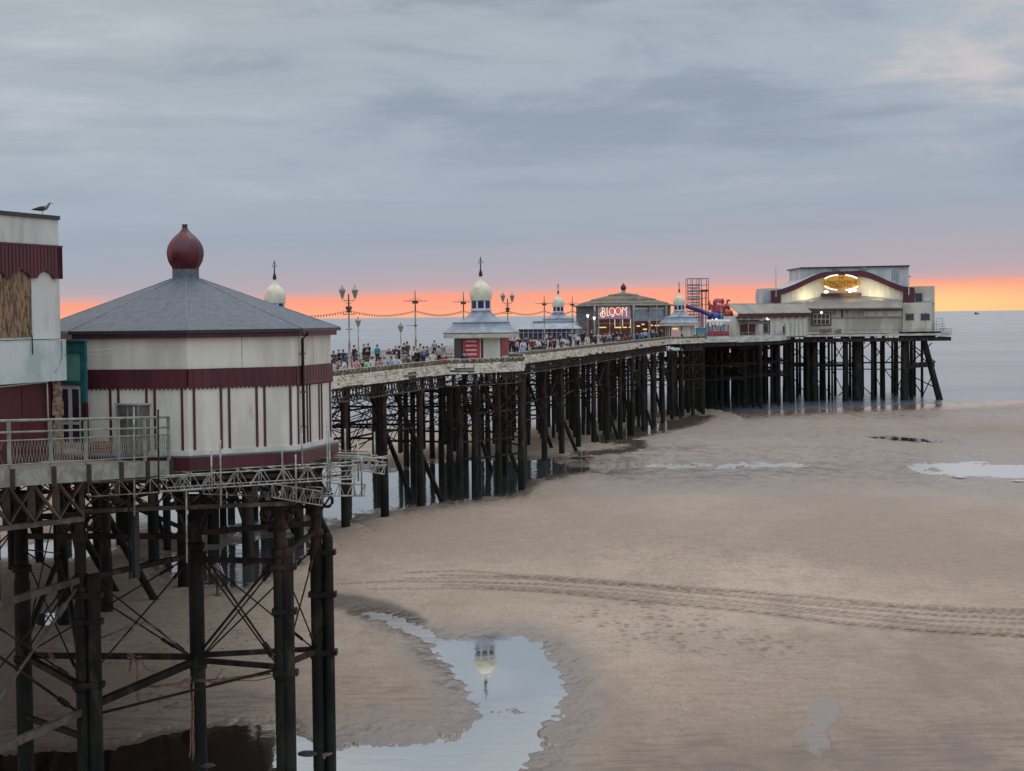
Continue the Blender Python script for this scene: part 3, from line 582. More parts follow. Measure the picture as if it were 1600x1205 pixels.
for t in (3.2, 5.1, 6.95): mbv = MB(); wallquad(mbv, LP(t-.02, -.12), LP(t+.02, -.12), .75, 2.7, .02, lo); mbv.build('wall_batten', Mt['maroon'], bld)
mb = MB(); zt = 6.28
x = 0.0; W0 = 1.22
while x < LL-.01:                                           # valance with ogee scallops
    w = min(W0, LL+.03-x); n = 14
    for k in range(n):
        f0, f1 = k/n, (k+1)/n
        def low(f):
            g_ = abs(f-.5)*2
            return 5.44 if g_ > .64 else 5.44+.17*math.sqrt(max(0, 1-(g_/.64)**2))**.7+.07*max(0, 1-g_/.12)
        p, q = LP(x+w*f0), LP(x+w*f1)
        mb.slab([Vector((p[0], p[1], low(f0))), Vector((q[0], q[1], low(f1))), Vector((q[0], q[1], zt)), Vector((p[0], p[1], zt))], Vector((lo.x, lo.y, 0))*.09)
        if k % 2 == 0: wallquad(mb, LP(x+w*f0), LP(x+w*(f0+.03)), max(low(f0), low(f1))+.02, zt-.003, .012, lo, .09)
    x += w
wallquad(mb, LP(0), LP(LL+.03), zt+.002, zt+.05, .11, lo)
mb.build('valance', Mt['maroon_rib'], bld)
fr = MB(); wallquad(fr, LP(4.0), LP(7.25), 3.9, 5.7, .03, lo); fb = fr.build('boarded_window', Mt['plywood'], bld)
fe = MB(); wallquad(fe, LP(7.253), LP(7.31), 3.9, 5.7, .05, lo); fe.build('frame', Mt['white'], fb)
mb = MB(); wallquad(mb, LP(.4), LP(LL+.0), 2.72, 3.82, .16, lo); sbd = mb.build('sign_board', Mt['board'], bld)
for t0, t1, z0, z1 in ((.4, LL, 3.795, 3.815), (7.9, 7.912, 2.74, 3.79), (5.2, 5.212, 2.74, 3.79)): mb = MB(); wallquad(mb, LP(t0), LP(t1), z0, z1, .006, lo, .16); mb.build('seam', Mt['concrete'], sbd)
mb = MB(); pz = LP(LL-.25, .17); mb.path([(pz[0], pz[1], 3.78), (pz[0]+.01, pz[1], 3.4), (pz[0]-.05, pz[1]-.1, 3.1), (pz[0]-.1, pz[1]-.35, 2.95)], .008, 4); mb.build('hanging_wire', Mt['black'], sbd)
mb = MB(); p = LP(6.9, .17); mb.path([(p[0]-.06, p[1], 4.25), (p[0], p[1], 4.12), (p[0]-.02, p[1], 3.98), (p[0]+.05, p[1]+.05, 3.96), (p[0]+.06, p[1]+.05, 3.45)], .018, 5); mb.build('cable_end', Mt['black'], bld)
p0, p1 = LP(1.0, -.05), LP(LL-.7, -.05); p2 = LP(LL-.66, -.05)
MB().path([(p0[0], p0[1], 2.56), (p1[0], p1[1], 2.70), (p2[0], p2[1], 2.62), (p2[0]+.01, p2[1], .95)], .022, 5).build('white_cable', Mt['white'], bld)
mb = MB(); rnd = random.Random(5); z = .75
while z < 2.7:
    w = rnd.uniform(.16, .3); hh = rnd.uniform(.12, .3); pp = LP(LL-.2); mb.box((pp[0], pp[1]-.03, z+hh/2), (w, .16, hh-.004), .2); z += hh
mb.build('broken_corner', Mt['plaster'], bld)
# --- glazed entrance between the building and the pavilion (faces the shore)
ea, eb = at(93, 600, 51.4), at(137.5, 600, 51.0); ea = Vector((ea.x, ea.y)); eb = Vector((eb.x, eb.y)); ed = (eb-ea).normalized(); eo = Vector((ed.y, -ed.x))
if eo.y > 0: eo = -eo
EL = (eb-ea).length
def EP(f, off=0): p = ea+ed*(EL*f)+eo*off; return (p.x, p.y)
ent = thing('glazed_entrance', 'teal shopfront with white framed double doors beside the seafront building', 'entrance', (ea.x, ea.y, .7))
w = MB(); wallquad(w, EP(0), EP(.8), 2.66, 3.44, .04, eo); w.build('fascia_panel', Mt['teal_pale'], ent)
w = MB(); wallquad(w, EP(-.02), EP(.99), 3.442, 3.74, .10, eo); wallquad(w, EP(-.02), EP(1.06), 3.742, 3.80, .22, eo); w.build('cornice', Mt['teal'], ent)
w = MB(); wallquad(w, EP(-.02), EP(.84), 2.54, 2.658, .09, eo); w.build('door_head', Mt['teal'], ent)
w = MB(); wallquad(w, EP(.81), EP(.99), 2.06, 3.44, .09, eo); w.build('pilaster', Mt['teal'], ent)
w = MB(); wallquad(w, EP(.845), EP(1.0), .72, 2.058, .10, eo); w.build('pilaster_base', Mt['maroon'], ent)
w = MB(); wallquad(w, EP(.77), EP(.84), .72, 2.538, .05, eo); w.build('jamb', Mt['teal'], ent)
for k in range(2):
    f0 = .02+k*.375; f1 = f0+.37; d = MB(); zz0, zz1 = .78, 2.52
    for (x0, x1, z0, z1) in ((f0, f0+.055, zz0, zz1), (f1-.055, f1, zz0, zz1), (f0+.056, f1-.056, zz0, zz0+.18), (f0+.056, f1-.056, zz1-.09, zz1), (f0+.056, f1-.056, 1.45, 1.53)): wallquad(d, EP(x0), EP(x1), z0, z1, .05, eo)
    dr = d.build('door', Mt['white'], ent); gl = MB(); wallquad(gl, EP(f0+.05), EP(f1-.05), zz0+.1, zz1-.05, .012, eo, .012); gl.build('pane', Mt['glass'], dr)
# festoon wire along the top of the entrance
mbw = MB()
for k in range(2):
    a = Vector((*EP(.0, .12), 3.74-k*.02)); b = Vector((*EP(1.9, -.25), 3.58-k*.1)); mbw.path([a.lerp(b, i/10)-Vector((0, 0, (.16+.06*k)*math.sin(PI*i/10))) for i in range(11)], .008, 4)
mbw.build('loose_wire', Mt['white'], ent)
# --- shore-side platform with ramp, girder and columns
plat = thing('pier_platform', 'dark iron platform on tall columns under the octagonal pavilion, pale edge beam', 'pier', (-9.5, 54, GZ0 if False else -9.0))
def rampz(Y): return .88-(Y-44)*.046
rl = [at(u, 690, Y) for u, Y in ((-160, 40.6), (14, 44.3), (79, 45.9), (134, 47.3), (185, 48.6), (226, 49.7), (263.5, 50.6))]
rail_xy = [Vector((p.x, p.y)) for p in rl]
back = [Vector((-13.4, 52.6)), Vector((-16, 45)), Vector((-20, 38))]
mb = MB()
for a, b in zip(rail_xy[:-1], rail_xy[1:]):                     # ramp floor in bays from the rail back to the building
    za, zb = rampz(a.y)-.12, rampz(b.y)-.12; d = Vector((-3.4, 1.0, 0))
    mb.slab([Vector((a.x, a.y, za)), Vector((b.x, b.y, zb)), Vector((b.x, b.y, zb))+d, Vector((a.x, a.y, za))+d], (0, 0, -.10))
mb.build('ramp_floor', Mt['deck'], plat)
mb = MB()
for a, b in zip(rail_xy[:-1], rail_xy[1:]):
    o = Vector((b.y-a.y, -(b.x-a.x))).normalized()
    d = (b-a).normalized()*.015
    za, zb = rampz(a.y)-.11, rampz(b.y)-.11; h0 = .40
    aa, bb = a+d, b-d
    mb.slab([Vector((aa.x, aa.y, za-h0)), Vector((bb.x, bb.y, zb-h0)), Vector((bb.x, bb.y, zb)), Vector((aa.x, aa.y, za))], Vector((o.x, o.y, 0))*.05)
mb.build('edge_beam', Mt['railing'], plat)
for p in rail_xy: MB().box((p.x+.075, p.y-.02, rampz(p.y)-.33), (.1, .12, .5)).build('beam_bracket', Mt['plank_dark'], plat)
# main deck under everything
mb = MB(); mb.prism([(-26, 51.5), (OC.x-2, 51.7), (OC.x+3.2, 53.5), (OC.x+4.3, 57), (OC.x+3.2, 60.5), (-9.5, 66), (-13, 100), (-40, 100)], -.12, .16); mb.build('deck', Mt['plank_dark'], plat)
mb = MB()
for k in range(9):
    y_ = 53.5+k*4.3; mb.bar((-32, y_+2, -.28), (OC.x+3.6-(k*.35 if k > 1 else 0), y_, -.28), .22, .3)
mb.build('cross_beam', Mt['iron'], plat)
# pale lattice girder along the shore face (left), rusty lattice on the other faces
def lattice(mb, a, b, zt, zb, n, w=.10, chord=.14, cross=True, ends=True, zt2=None, zb2=None):
    a, b = Vector((a[0], a[1], 0)), Vector((b[0], b[1], 0)); zt2 = zt if zt2 is None else zt2; zb2 = zb if zb2 is None else zb2
    T = lambda f: Vector((*a.lerp(b, f).xy, zt+(zt2-zt)*f)); B = lambda f: Vector((*a.lerp(b, f).xy, zb+(zb2-zb)*f))
    nn = (b-a).normalized(); nrm = Vector((nn.y, -nn.x, 0))
    mb.bar(T(0), T(1), chord*1.3, chord); mb.bar(B(0), B(1), chord*1.6, chord)
    for k in range(n):
        f0, f1 = k/n, (k+1)/n
        mb.bar(B(f0)+Vector((0, 0, chord/2)), T(f1)-Vector((0, 0, chord/2)), w*.35, w, nrm)
        if cross: mb.bar(T(f0)-Vector((0, 0, chord/2))+nrm*w*.4, B(f1)+Vector((0, 0, chord/2))+nrm*w*.4, w*.35, w, nrm)
        if ends or k: mb.bar(B(f0)+Vector((0, 0, .02))-nrm*w*.6, T(f0)-Vector((0, 0, .02))-nrm*w*.6, w*1.4, w*.5)
    return mb
ga, gb = at(-70, 780, 45.4), at(128, 780, 48.0)
mb = lattice(MB(), (ga.x, ga.y), (gb.x, gb.y), .26, -.88, 5, .135, .13, zt2=.2, zb2=-.82); mb.build('lattice_girder', Mt['girder'], plat)
ga2, gb2 = at(128, 780, 51.9), at(450, 780, 53.4)
lattice(MB(), (ga2.x, ga2.y), (gb2.x, gb2.y), -.2, -1.02, 6, .10, .12).build('lattice_girder', Mt['girder_far'], plat)
gc2 = at(505, 780, 57.2); lattice(MB(), (gb2.x, gb2.y), (gc2.x, gc2.y), -.2, -1.02, 3, .10, .12).build('lattice_girder', Mt['girder_far'], plat)
lattice(MB(), (-22, 57), (gc2.x, gc2.y), -.2, -.95, 12, .10, .12).build('lattice_girder', Mt['iron'], plat)
lattice(MB(), (-24, 66), (-9.6, 65), -.2, -.95, 12, .10, .12).build('lattice_girder', Mt['iron'], plat)
# columns: plan point from the photo, radius
def column(u, v, Y, r, top=-1.05, cap=True, fender=None, sleeve=-3.2, mt='iron_wet'):
    p = at(u, v, Y); gz = ground(p.x, p.y)-.6
    mb = MB(); mb.lathe((p.x, p.y, 0), [(r*1.16, gz), (r*1.16, sleeve-.5), (r*1.02, sleeve-.42), (r, sleeve), (r*.92, top)], 14)
    for z in (sleeve, -6.0):
        mb.lathe((p.x, p.y, 0), [(r*1.2, z-.22), (r*1.42, z-.18), (r*1.42, z-.02), (r*1.2, z+.02)], 14)
    c = mb.build('column', Mt[mt], plat)
    if cap:
        m2 = MB(); m2.lathe((p.x, p.y, 0), [(r, top-.75), (r*1.35, top-.7), (r*1.2, top-.6), (r*1.0, top-.5), (r*1.05, top-.2), (r*1.7, top-.05), (r*1.7, top)], 14)
        m2.box((p.x, p.y, top+.05), (.95, .7, .09))
        for sx in (-1, 1):                                   # pierced ring brackets each side of the capital
            cx_, cz_ = p.x+sx*(r+.19), top-.27; R_ = .165; pts = [(cx_+R_*math.cos(t), p.y, cz_+R_*1.1*math.sin(t)) for t in [2*PI*i/14 for i in range(15)]]
            m2.path(pts, .055, 6); m2.bar((p.x+sx*r*.9, p.y, top-.6), (p.x+sx*(r+.36), p.y, top-.02), .09, .06)
        m2.build('capital', Mt['iron'], c)
    if fender:
        f = MB(); fx = p.x+fender[0]; fy = p.y+fender[1]; fr = fender[2]; tz = fender[3]
        f.lathe((fx, fy, 0), [(fr, gz), (fr, tz-.18), (fr*.92, tz-.08), (fr*.7, tz), (fr*.3, tz+.03)], 12)
        for z in (tz-.55, -6.0, -4.2): f.box(((p.x+fx)/2, (p.y+fy)/2-.02, z), (abs(fender[0])+.5, .42, .16))
        f.build('fender_pile', Mt['iron_wet'], c)
    return Vector((p.x, p.y, 0))
C1 = column(127.5, 980, 52.3, .17, top=-1.15, fender=(.36, -.05, .20, -2.9))
C2 = column(36, 980, 57.0, .22, cap=True)
C3 = column(308, 980, 55.6, .20, sleeve=-2.4)
C4 = column(440, 980, 53.8, .19, top=-1.1, fender=(.22, -.12, .17, -2.35), sleeve=-2.4)
C5 = column(496, 980, 57.0, .17, fender=(.355, 0, .165, -2.35), sleeve=-2.2)
C0 = column(-75, 980, 47.4, .2)
far = [(20, 100, .22), (98, 82, .22), (62, 104, .2), (243, 104, .2), (262, 109, .2), (208, 116, .19), (392, 106, .19), (338, 112, .2), (385, 124, .2), (152, 106, .2), (470, 110, .19), (350, 121, .2), (285, 122, .2), (425, 118, .2), (240, 126, .2), (-5, 106, .2), (188, 112, .2), (130, 118, .18), (60, 120, .2), (318, 127, .2), (400, 130, .2), (455, 131, .2), (500, 114, .2), (108, 128, .2)]
FC = [column(u, 880, Y, r, cap=(Y < 80), sleeve=-3.0) for u, Y, r in far]
BRI = 0
def brace(a, za, b, zb, w=.15, h=None, mt='iron', nm='tie_beam'):
    MB().bar((a.x, a.y, za), (b.x, b.y, zb), w, h or w).build(nm, Mt[mt], plat)
def rod(a, za, b, zb, r=.026, mt='iron', sag=0.0):
    A_, B_ = Vector((a.x, a.y, za)), Vector((b.x, b.y, zb)); m_ = MB(); m_.path([A_.lerp(B_, i/8)-Vector((0, 0, sag*math.sin(PI*i/8))) for i in range(9)], r, 6)
    m_.tube(A_.lerp(B_, .80), A_.lerp(B_, .87), r*2.1, n=6); m_.build('tie_rod', Mt[mt], plat)
# horizontal tie beams and crossed rods between the columns
brace(C1, -6.75, C0, -7.2, .17, .2, 'girder'); brace(C1, -3.0, C0, -3.3, .15, .18, 'girder')
brace(C1, -6.7, C3, -5.95, .2, .2); brace(C1, -3.0, C3, -2.75, .15); brace(C2, -6.0, C1, -6.1, .17); brace(C2, -6.0, C3, -5.85, .17); brace(C2, -5.7, FC[1], -5.8, .16)
brace(C3, -5.95, C4, -5.85, .15); brace(C3, -5.8, C5, -5.9, .15); brace(C4, -5.8, C5, -5.95, .15); brace(C3, -2.9, C4, -2.75, .16); brace(C4, -2.6, C5, -2.25, .14); brace(C3, -2.1, C5, -2.0, .16); brace(C2, -2.3, C3, -2.2, .17); brace(C2, -7.9, C1, -7.5, .16)
brace(C3, -2.5, FC[3], -2.3, .2); brace(C1, -2.4, FC[1], -2.3, .2); brace(C2, -2.4, FC[0], -2.3, .2); brace(C4, -2.3, FC[6], -2.1, .18); brace(FC[1], -2.2, FC[6], -2.1, .22); brace(FC[0], -3.9, FC[3], -3.7, .22); brace(FC[3], -3.7, FC[6], -3.6, .2); brace(FC[0], -2.2, FC[1], -2.1, .2)
brace(C1, -5.9, FC[1], -5.8, .15)
for a, b in ((C1, C3), (C3, C4), (C4, C5), (C3, C5), (C2, C1), (C2, C3), (C2, FC[1]), (C0, C1)):
    rod(a, -2.7, b, -6.0); rod(a, -6.0, b, -2.7)
rod(C0, -7.0, C1, -3.1, .045, 'girder'); rod(C0, -3.4, C1, -6.9, .04); rod(C3, -2.4, C4, -5.9, .034); rod(C3, -5.8, C4, -2.5, .04)
m_ = MB(); m_.path([at(158, 997, 52.5), at(200, 980, 53), at(228, 972, 53.5), at(250, 985, 53.8), at(290, 1022, 55)], .025, 6); m_.build('bent_rod', Mt['girder'], plat)
brace(FC[0], -4.0, FC[2], -8.2, .22); brace(FC[1], -2.5, FC[12], -9.4, .22); brace(FC[5], -2.5, FC[4], -9.2, .2); brace(FC[7], -2.2, FC[6], -8.4, .2); brace(FC[10], -2.2, FC[8], -9.5, .2)
for i, j in ((3, 5), (5, 9), (4, 8), (8, 13), (2, 9), (7, 10), (11, 12), (12, 16), (14, 20), (16, 18), (19, 20), (20, 21)): brace(FC[i], -4.6, FC[j], -4.6, .2); brace(FC[i], -6.6, FC[j], -6.6, .18); rod(FC[i], -2, FC[j], -6.5, .04); rod(FC[i], -6.5, FC[j], -2, .04)
mb = MB(); mb.ball((C4.x-.28, C4.y+.1, -9.0), .22, 9, 6, (1, .8, .75)); mb.ball((C5.x-.35, C5.y-.2, -9.12), .25, 9, 6, (1.3, .8, .4)); mb.ball((C3.x+.25, C3.y-.15, -9.15), .24, 9, 6, (1.2, .9, .4)); mb.ball((C4.x-.1, C4.y-.3, -9.05), .28, 9, 6, (1, .9, .5))
mb.build('footing_stones', Mt['stone'], plat)
# rope and net caught on the ironwork
def tangle(name, pts, label, r=.018, seed=1):
    rn = random.Random(seed); m_ = MB()
    for A_, B_, n in pts:
        for k in range(n):
            a = A_+Vector((rn.uniform(-.05, .05), rn.uniform(-.05, .05), rn.uniform(-.05, .05))); b = B_+Vector((rn.uniform(-.08, .08), rn.uniform(-.05, .05), rn.uniform(-.15, .15)))
            q = [a.lerp(b, i/8)+Vector((rn.uniform(-.03, .03), rn.uniform(-.03, .03), rn.uniform(-.03, .03)-.06*math.sin(PI*i/8))) for i in range(9)]; m_.path(q, r*rn.uniform(.6, 1.1), 5)
    p = pts[0][0]; o = m_.build(name, Mt['rope'], loc=(p.x, p.y, p.z)); return tag(o, label, 'rope', 'ropes caught on the columns')
tangle('tangled_rope', [(at(300, 1066, 55.2), at(300, 1188, 55.2), 4), (at(228, 1072, 54.6), at(300, 1062, 55.1), 5), (at(305, 1064, 55.1), at(425, 1050, 54.0), 5), (at(330, 1066, 55), at(352, 1054, 54.8), 3)], 'faded pink rope wound along a thin tie and trailing down a column to the pool', seed=2)
tangle('tangled_rope', [(at(200, 1022, 54.3), at(220, 1030, 54.4), 5), (at(216, 1032, 54.4), at(219, 1110, 54.4), 2), (at(205, 1025, 54.4), at(201, 1042, 54.4), 3), (at(221, 1034, 54.4), at(245, 1048, 54.5), 2)], 'short faded rope knotted round a beam and dangling over the sand', seed=4)
tangle('tangled_rope', [(at(80, 1022, 55.6), at(81, 1052, 55.6), 5), (at(77, 1022, 55.6), at(84, 1030, 55.6), 4)], 'dark wisp of rope hanging under the beam between the two left columns', seed=5)
brace(Vector((*at(160, 1090, 53.2).xy, 0)), -7.0, Vector((*at(430, 1050, 53.9).xy, 0)), -5.95, .07, .07)
# --- ramp railing
rail = thing('ramp_railing', 'pale grey metal railing with zigzag bars along the ramp by the white building', 'railing', (rail_xy[3].x, rail_xy[3].y, rampz(rail_xy[3].y)-.1))
for p in rail_xy:
    MB().box((p.x, p.y, rampz(p.y)+.34), (.085, .07, 1.50)).build('post', Mt['railing'], rail)
for k, (h0, r) in enumerate(((1.08, .034), (.80, .026), (.60, .018), (.02, .018))):
    m_ = MB(); m_.path([(p.x+.02, p.y-.02, rampz(p.y)+h0) for p in rail_xy], r, 7); m_.build('rail', Mt['railing'], rail)
mb = MB()
for a, b in zip(rail_xy[:-1], rail_xy[1:]):
    n = 11
    for k in range(n):
        f0, f1 = .06+.88*k/n, .06+.88*(k+1)/n; p, q = a.lerp(b, f0), a.lerp(b, f1); s_ = k % 2
        for (pp, qq) in ((p, q), (q, p)): mb.tube((pp.x, pp.y, rampz(pp.y)+.04), (qq.x, qq.y, rampz(qq.y)+.59), .0065, n=4, cap=False)
mb.build('infill_bars', Mt['railing'], rail)
# --- things behind the railing
pc = at(213, 700, 51.3); zc = .66
cab = thing('equipment_cabinet', 'tall dull grey cabinet with pale lid behind the ramp railing', 'cabinet', (pc.x, pc.y, zc))
R20 = -.55
MB().box((pc.x, pc.y, zc+.66), (.78, .62, 1.3), R20).build('body', Mt['cabinet'], cab)
MB().box((pc.x, pc.y, zc+1.335), (.88, .72, .045), R20).build('lid', Mt['cabinet_top'], cab)
m_ = MB(); dxy = Matrix.Rotation(R20, 3, 'Z') @ Vector((0, -.325, 0))
for s_ in (-.38, 0.0, .38):
    q = Matrix.Rotation(R20, 3, 'Z') @ Vector((s_, -.32, 0)); m_.box((pc.x+q.x, pc.y+q.y, zc+.65), (.05, .03, 1.28), R20)
m_.build('frame', Mt['railing'], cab)
pp_ = at(156, 697, 51.0)
ben = thing('timber_bench', 'low slatted orange-brown timber bench behind the ramp railing', 'bench', (pp_.x, pp_.y, .62))
for k in range(4): MB().box((pp_.x, pp_.y, .70+k*.085), (.72, .05, .07), .15).build('slat', Mt['timber'], ben)
for s_ in (-.28, .28): MB().box((pp_.x+s_, pp_.y+.05, .80), (.06, .05, .38), .15).build('leg', Mt['timber'], ben)
bl = at(207, 624, 52.2); o_ = MB().box((bl.x, bl.y, bl.z), (.13, .06, .3), -.5).build('wooden_plaque', Mt['timber'], loc=(bl.x, bl.y, bl.z)); tag(o_, 'small bare wooden block fixed on the cream wall above the cabinet', 'plaque')
# --- scaffolding slung under the pavilion
sc = thing('scaffold', 'pale tube scaffold of lattice beams slung under the octagonal pavilion', 'scaffold', (-9.2, 51, -.3))
def seg3(pts): return [at(*p) for p in pts]
def truss(tA, tB, bA, bB, n, r=.02):
    a0, a1, b0, b1 = at(*tA), at(*tB), at(*bA), at(*bB); m_ = MB(); m_.tube(a0, a1, r, n=7); m_.tube(b0, b1, r, n=7)
    for k in range(n):
        f = k/n; g_ = (k+.38)/n; h_ = (k+.62)/n; e = (k+1)/n
        m_.tube(a0.lerp(a1, f), b0.lerp(b1, g_), r*.75, n=6); m_.tube(b0.lerp(b1, h_), a0.lerp(a1, e), r*.75, n=6); m_.tube(a0.lerp(a1, f), b0.lerp(b1, f), r*.75, n=6)
    m_.tube(a0.lerp(a1, 1), b0.lerp(b1, 1), r*.75, n=6)
    m_.build('lattice_beam', Mt['steel'], sc)
truss((138, 753, 49.6), (330, 742, 50.4), (138, 776, 49.6), (330, 764, 50.4), 4)
truss((248, 744, 49.9), (556, 727, 51.6), (248, 768, 49.9), (556, 748, 51.6), 8)
truss((260, 738, 50.9), (552, 722, 52.6), (260, 762, 50.9), (552, 744, 52.6), 8)
truss((425, 756, 51.2), (503, 768, 55.8), (425, 777, 51.2), (503, 790, 55.8), 5)
truss((318, 752, 51.8), (505, 762, 56.0), (318, 772, 51.8), (505, 778, 56.0), 7, .018)
truss((563, 717, 52.2), (603, 723, 55), (563, 735, 52.2), (600, 741, 55), 3)
truss((510, 754, 52.8), (571, 757, 53.6), (510, 775, 52.8), (569, 774, 53.6), 3)
truss((566, 716, 57.0), (598, 714, 56.5), (566, 733, 57.0), (598, 730, 56.5), 3)
def stick(pts, r=.02, nm='scaffold_tube', mt='steel'): m_ = MB(); m_.path(seg3(pts), r, 7); m_.build(nm, Mt[mt], sc)
for u, v0, v1, Y in ((209, 636, 806, 49.6), (330, 705, 768, 50.2), (344, 688, 792, 50.3), (247, 640, 772, 49.7), (440.5, 703, 744, 50.9), (461.8, 710, 785, 51), (471.5, 668, 735, 51.2), (511, 656, 768, 51.5), (514.5, 674, 765, 51.6), (539, 670, 728, 53), (559, 690, 752, 52), (564.5, 712, 776, 52.2), (291, 765, 880, 50.4), (553, 735, 776, 52), (585, 675, 738, 56)):
    stick([(u, v0, Y), (u+1.0, v1, Y)], .026, mt='iron' if u == 247 else 'steel')
for (u0, v0, Y0, u1, v1, Y1) in ((368, 730, 51.8, 405, 738, 50.0), (405, 727, 52, 441, 735, 50.3), (450, 725, 52.2, 490, 732, 50.6), (486, 722.5, 52.6, 530, 729, 50.8), (222, 743, 50.9, 262, 751, 49.2), (268, 733, 51.8, 300, 741, 49.9), (500, 716, 53.5, 606, 716, 51.5), (520, 727, 52.6, 606, 712.5, 52.9), (528, 713, 55, 575, 715, 53.5), (508, 730, 52, 605, 727, 54), (512, 739, 52, 566, 733, 54), (507, 755, 51.8, 571, 757.5, 52.6), (506, 775, 51.8, 570, 775, 52.8), (526, 709, 56, 590, 712, 55), (530, 704, 57, 580, 706, 56)):
    stick([(u0, v0, Y0), (u1, v1, Y1)])
for k in range(3):
    m_ = MB(); a = at(522+k*3, 716-k*4, 53.6+k*.9); b = at(572+k*2, 718-k*4, 53.2+k*.9); m_.bar(a, b, .23, .04); m_.build('scaffold_board', Mt['railing'], sc)
dct = thing('ribbed_duct', 'black ribbed drain duct hanging below the scaffold beside a thin pipe', 'duct', tuple(at(211, 800, 50.2)))
p0, p1 = at(210.5, 800, 50.2), at(211.5, 903, 50.2); n = 34
m_ = MB(); m_.lathe((p0.x, p0.y, 0), [((.125 if k % 2 else .108), p1.z+(p0.z-p1.z)*k/(2*n)) for k in range(2*n+1)], 12, smooth=False); m_.build('duct', Mt['duct'], dct)
m_ = MB(); a, b = at(201, 770, 50.2), at(203, 905, 50.2); m_.tube(a, b, .03); m_.build('pipe', Mt['iron'], dct)
# --- gull on the coping
gp = LP(LL-.62, -.1); gx, gy, gz_ = gp[0], gp[1], 7.13
gull = thing('herring_gull', 'grey-brown gull standing on the corner of the flat white roof', 'gull', (gx, gy, gz_))
def skin_mesh(name, pts, edges, radii, mt, levels=1):
    me = bpy.data.meshes.new(name); me.from_pydata([tuple(p) for p in pts], edges, []); me.update()
    o = bpy.data.objects.new(name, me); COL.objects.link(o); md = o.modifiers.new('s', 'SKIN'); md.use_smooth_shade = True; md.branch_smoothing = .6
    for i, v in enumerate(me.skin_vertices[0].data):
        r = radii[i]; v.radius = r if isinstance(r, tuple) else (r, r); v.use_root = (i == 0)
    sb = o.modifiers.new('b', 'SUBSURF'); sb.levels = levels; sb.render_levels = levels
    dg = bpy.context.evaluated_depsgraph_get(); m2 = bpy.data.meshes.new_from_object(o.evaluated_get(dg)); m2.name = name
    bpy.data.objects.remove(o); bpy.data.meshes.remove(me)
    m2.materials.clear(); m2.materials.append(mt)
    m2.polygons.foreach_set('use_smooth', [True]*len(m2.polygons)); return m2
def put(name, me, parent):
    o = bpy.data.objects.new(name, me); COL.objects.link(o); o.parent = parent; ORG[o.name] = ORG.get(parent.name, Vector()); return o
pts = [(0, 0, .17), (.09, 0, .19), (.14, 0, .235), (.165, 0, .285), (.195, 0, .315), (.225, 0, .31), (-.10, 0, .155), (-.19, 0, .14), (-.25, 0, .135)]
ed_ = [(0, 1), (1, 2), (2, 3), (3, 4), (4, 5), (0, 6), (6, 7), (7, 8)]
put('body', skin_mesh('body', pts, ed_, [(.075, .07), (.06, .06), (.04, .042), (.03, .03), (.033, .034), (.022, .024), (.06, .05), (.035, .022), (.02, .008)], Mt['feather'], 2), gull)
for s_ in (-1, 1):
    put('wing', skin_mesh('wing', [(.07, s_*.062, .19), (-.03, s_*.072, .185), (-.14, s_*.05, .165), (-.29, s_*.018, .14)], [(0, 1), (1, 2), (2, 3)], [(.012, .035), (.014, .05), (.012, .035), (.006, .008)], Mt['feather_dark'], 2), gull)
    put('leg', skin_mesh('leg', [(0.005, s_*.03, .13), (-.005, s_*.03, .07), (.005, s_*.03, .004), (.04, s_*.035, .003)], [(0, 1), (1, 2), (2, 3)], [.012, .006, .006, .005], Mt['leg_pink'], 1), gull)
put('beak', skin_mesh('beak', [(.232, 0, .308), (.262, 0, .300), (.285, 0, .285)], [(0, 1), (1, 2)], [.011, .008, .003], Mt['beak'], 1), gull)
gull.rotation_euler.z = rad(8)
# ------------------------------------------------------------------ the long pier
UNIT = KU
DK = -.45
SEA_R, ground_r = SEA, ground
SEA = -14.25
def ground(x, y): return CAMZ+(ground_r(x*KU, y*KU)-CAMZ)/KU
TV, NV = Vector((.2251, .9743)), Vector((.9743, -.2251))
def PP(Y0, off=0.0): p = Vector((-45.06+.231*Y0, Y0))+NV*off; return p
def P3(Y0, off, z): p = PP(Y0, off); return Vector((p.x, p.y, z))
pier = thing('pier', 'long iron pier with flaking white edge boards on a forest of dark piles', 'pier', (PP(137).x, PP(137).y, -11))
BAY = [(-5.96, 169.3), (-3.46, 170.2), (1.1, 177), (1.3, 188), (-.6, 193.5)]
SH = Vector((33.2, 153))
bays = [[Vector(p) for p in BAY], [Vector(p)+SH for p in BAY]]
edge = [PP(100)]+bays[0]+bays[1]+[PP(350)]
ed_in = [PP(350, -21.5), PP(100, -21.5)]
HEAD = [PP(350), Vector((42.5, 352)), Vector((53, 368)), Vector((57, 382)), Vector((62, 385)), Vector((91.2, 386)), Vector((92, 430)), Vector((20, 445)), PP(350, -21.5)]
MB().prism([tuple(p) for p in edge+ed_in], DK-.25, DK).build('deck', Mt['deck'], pier)
MB().prism([tuple(p) for p in HEAD], DK-.35, DK+.002).build('head_deck', Mt['deck'], pier)
def run(pl, step):
    o = []
    for a, b in zip(pl[:-1], pl[1:]):
        n = max(1, round((b-a).length/step)); o += [(a.lerp(b, k/n), a.lerp(b, (k+1)/n)) for k in range(n)]
    return o
rnd = random.Random(11)
segs = run(edge, 5.2)
gone = 0
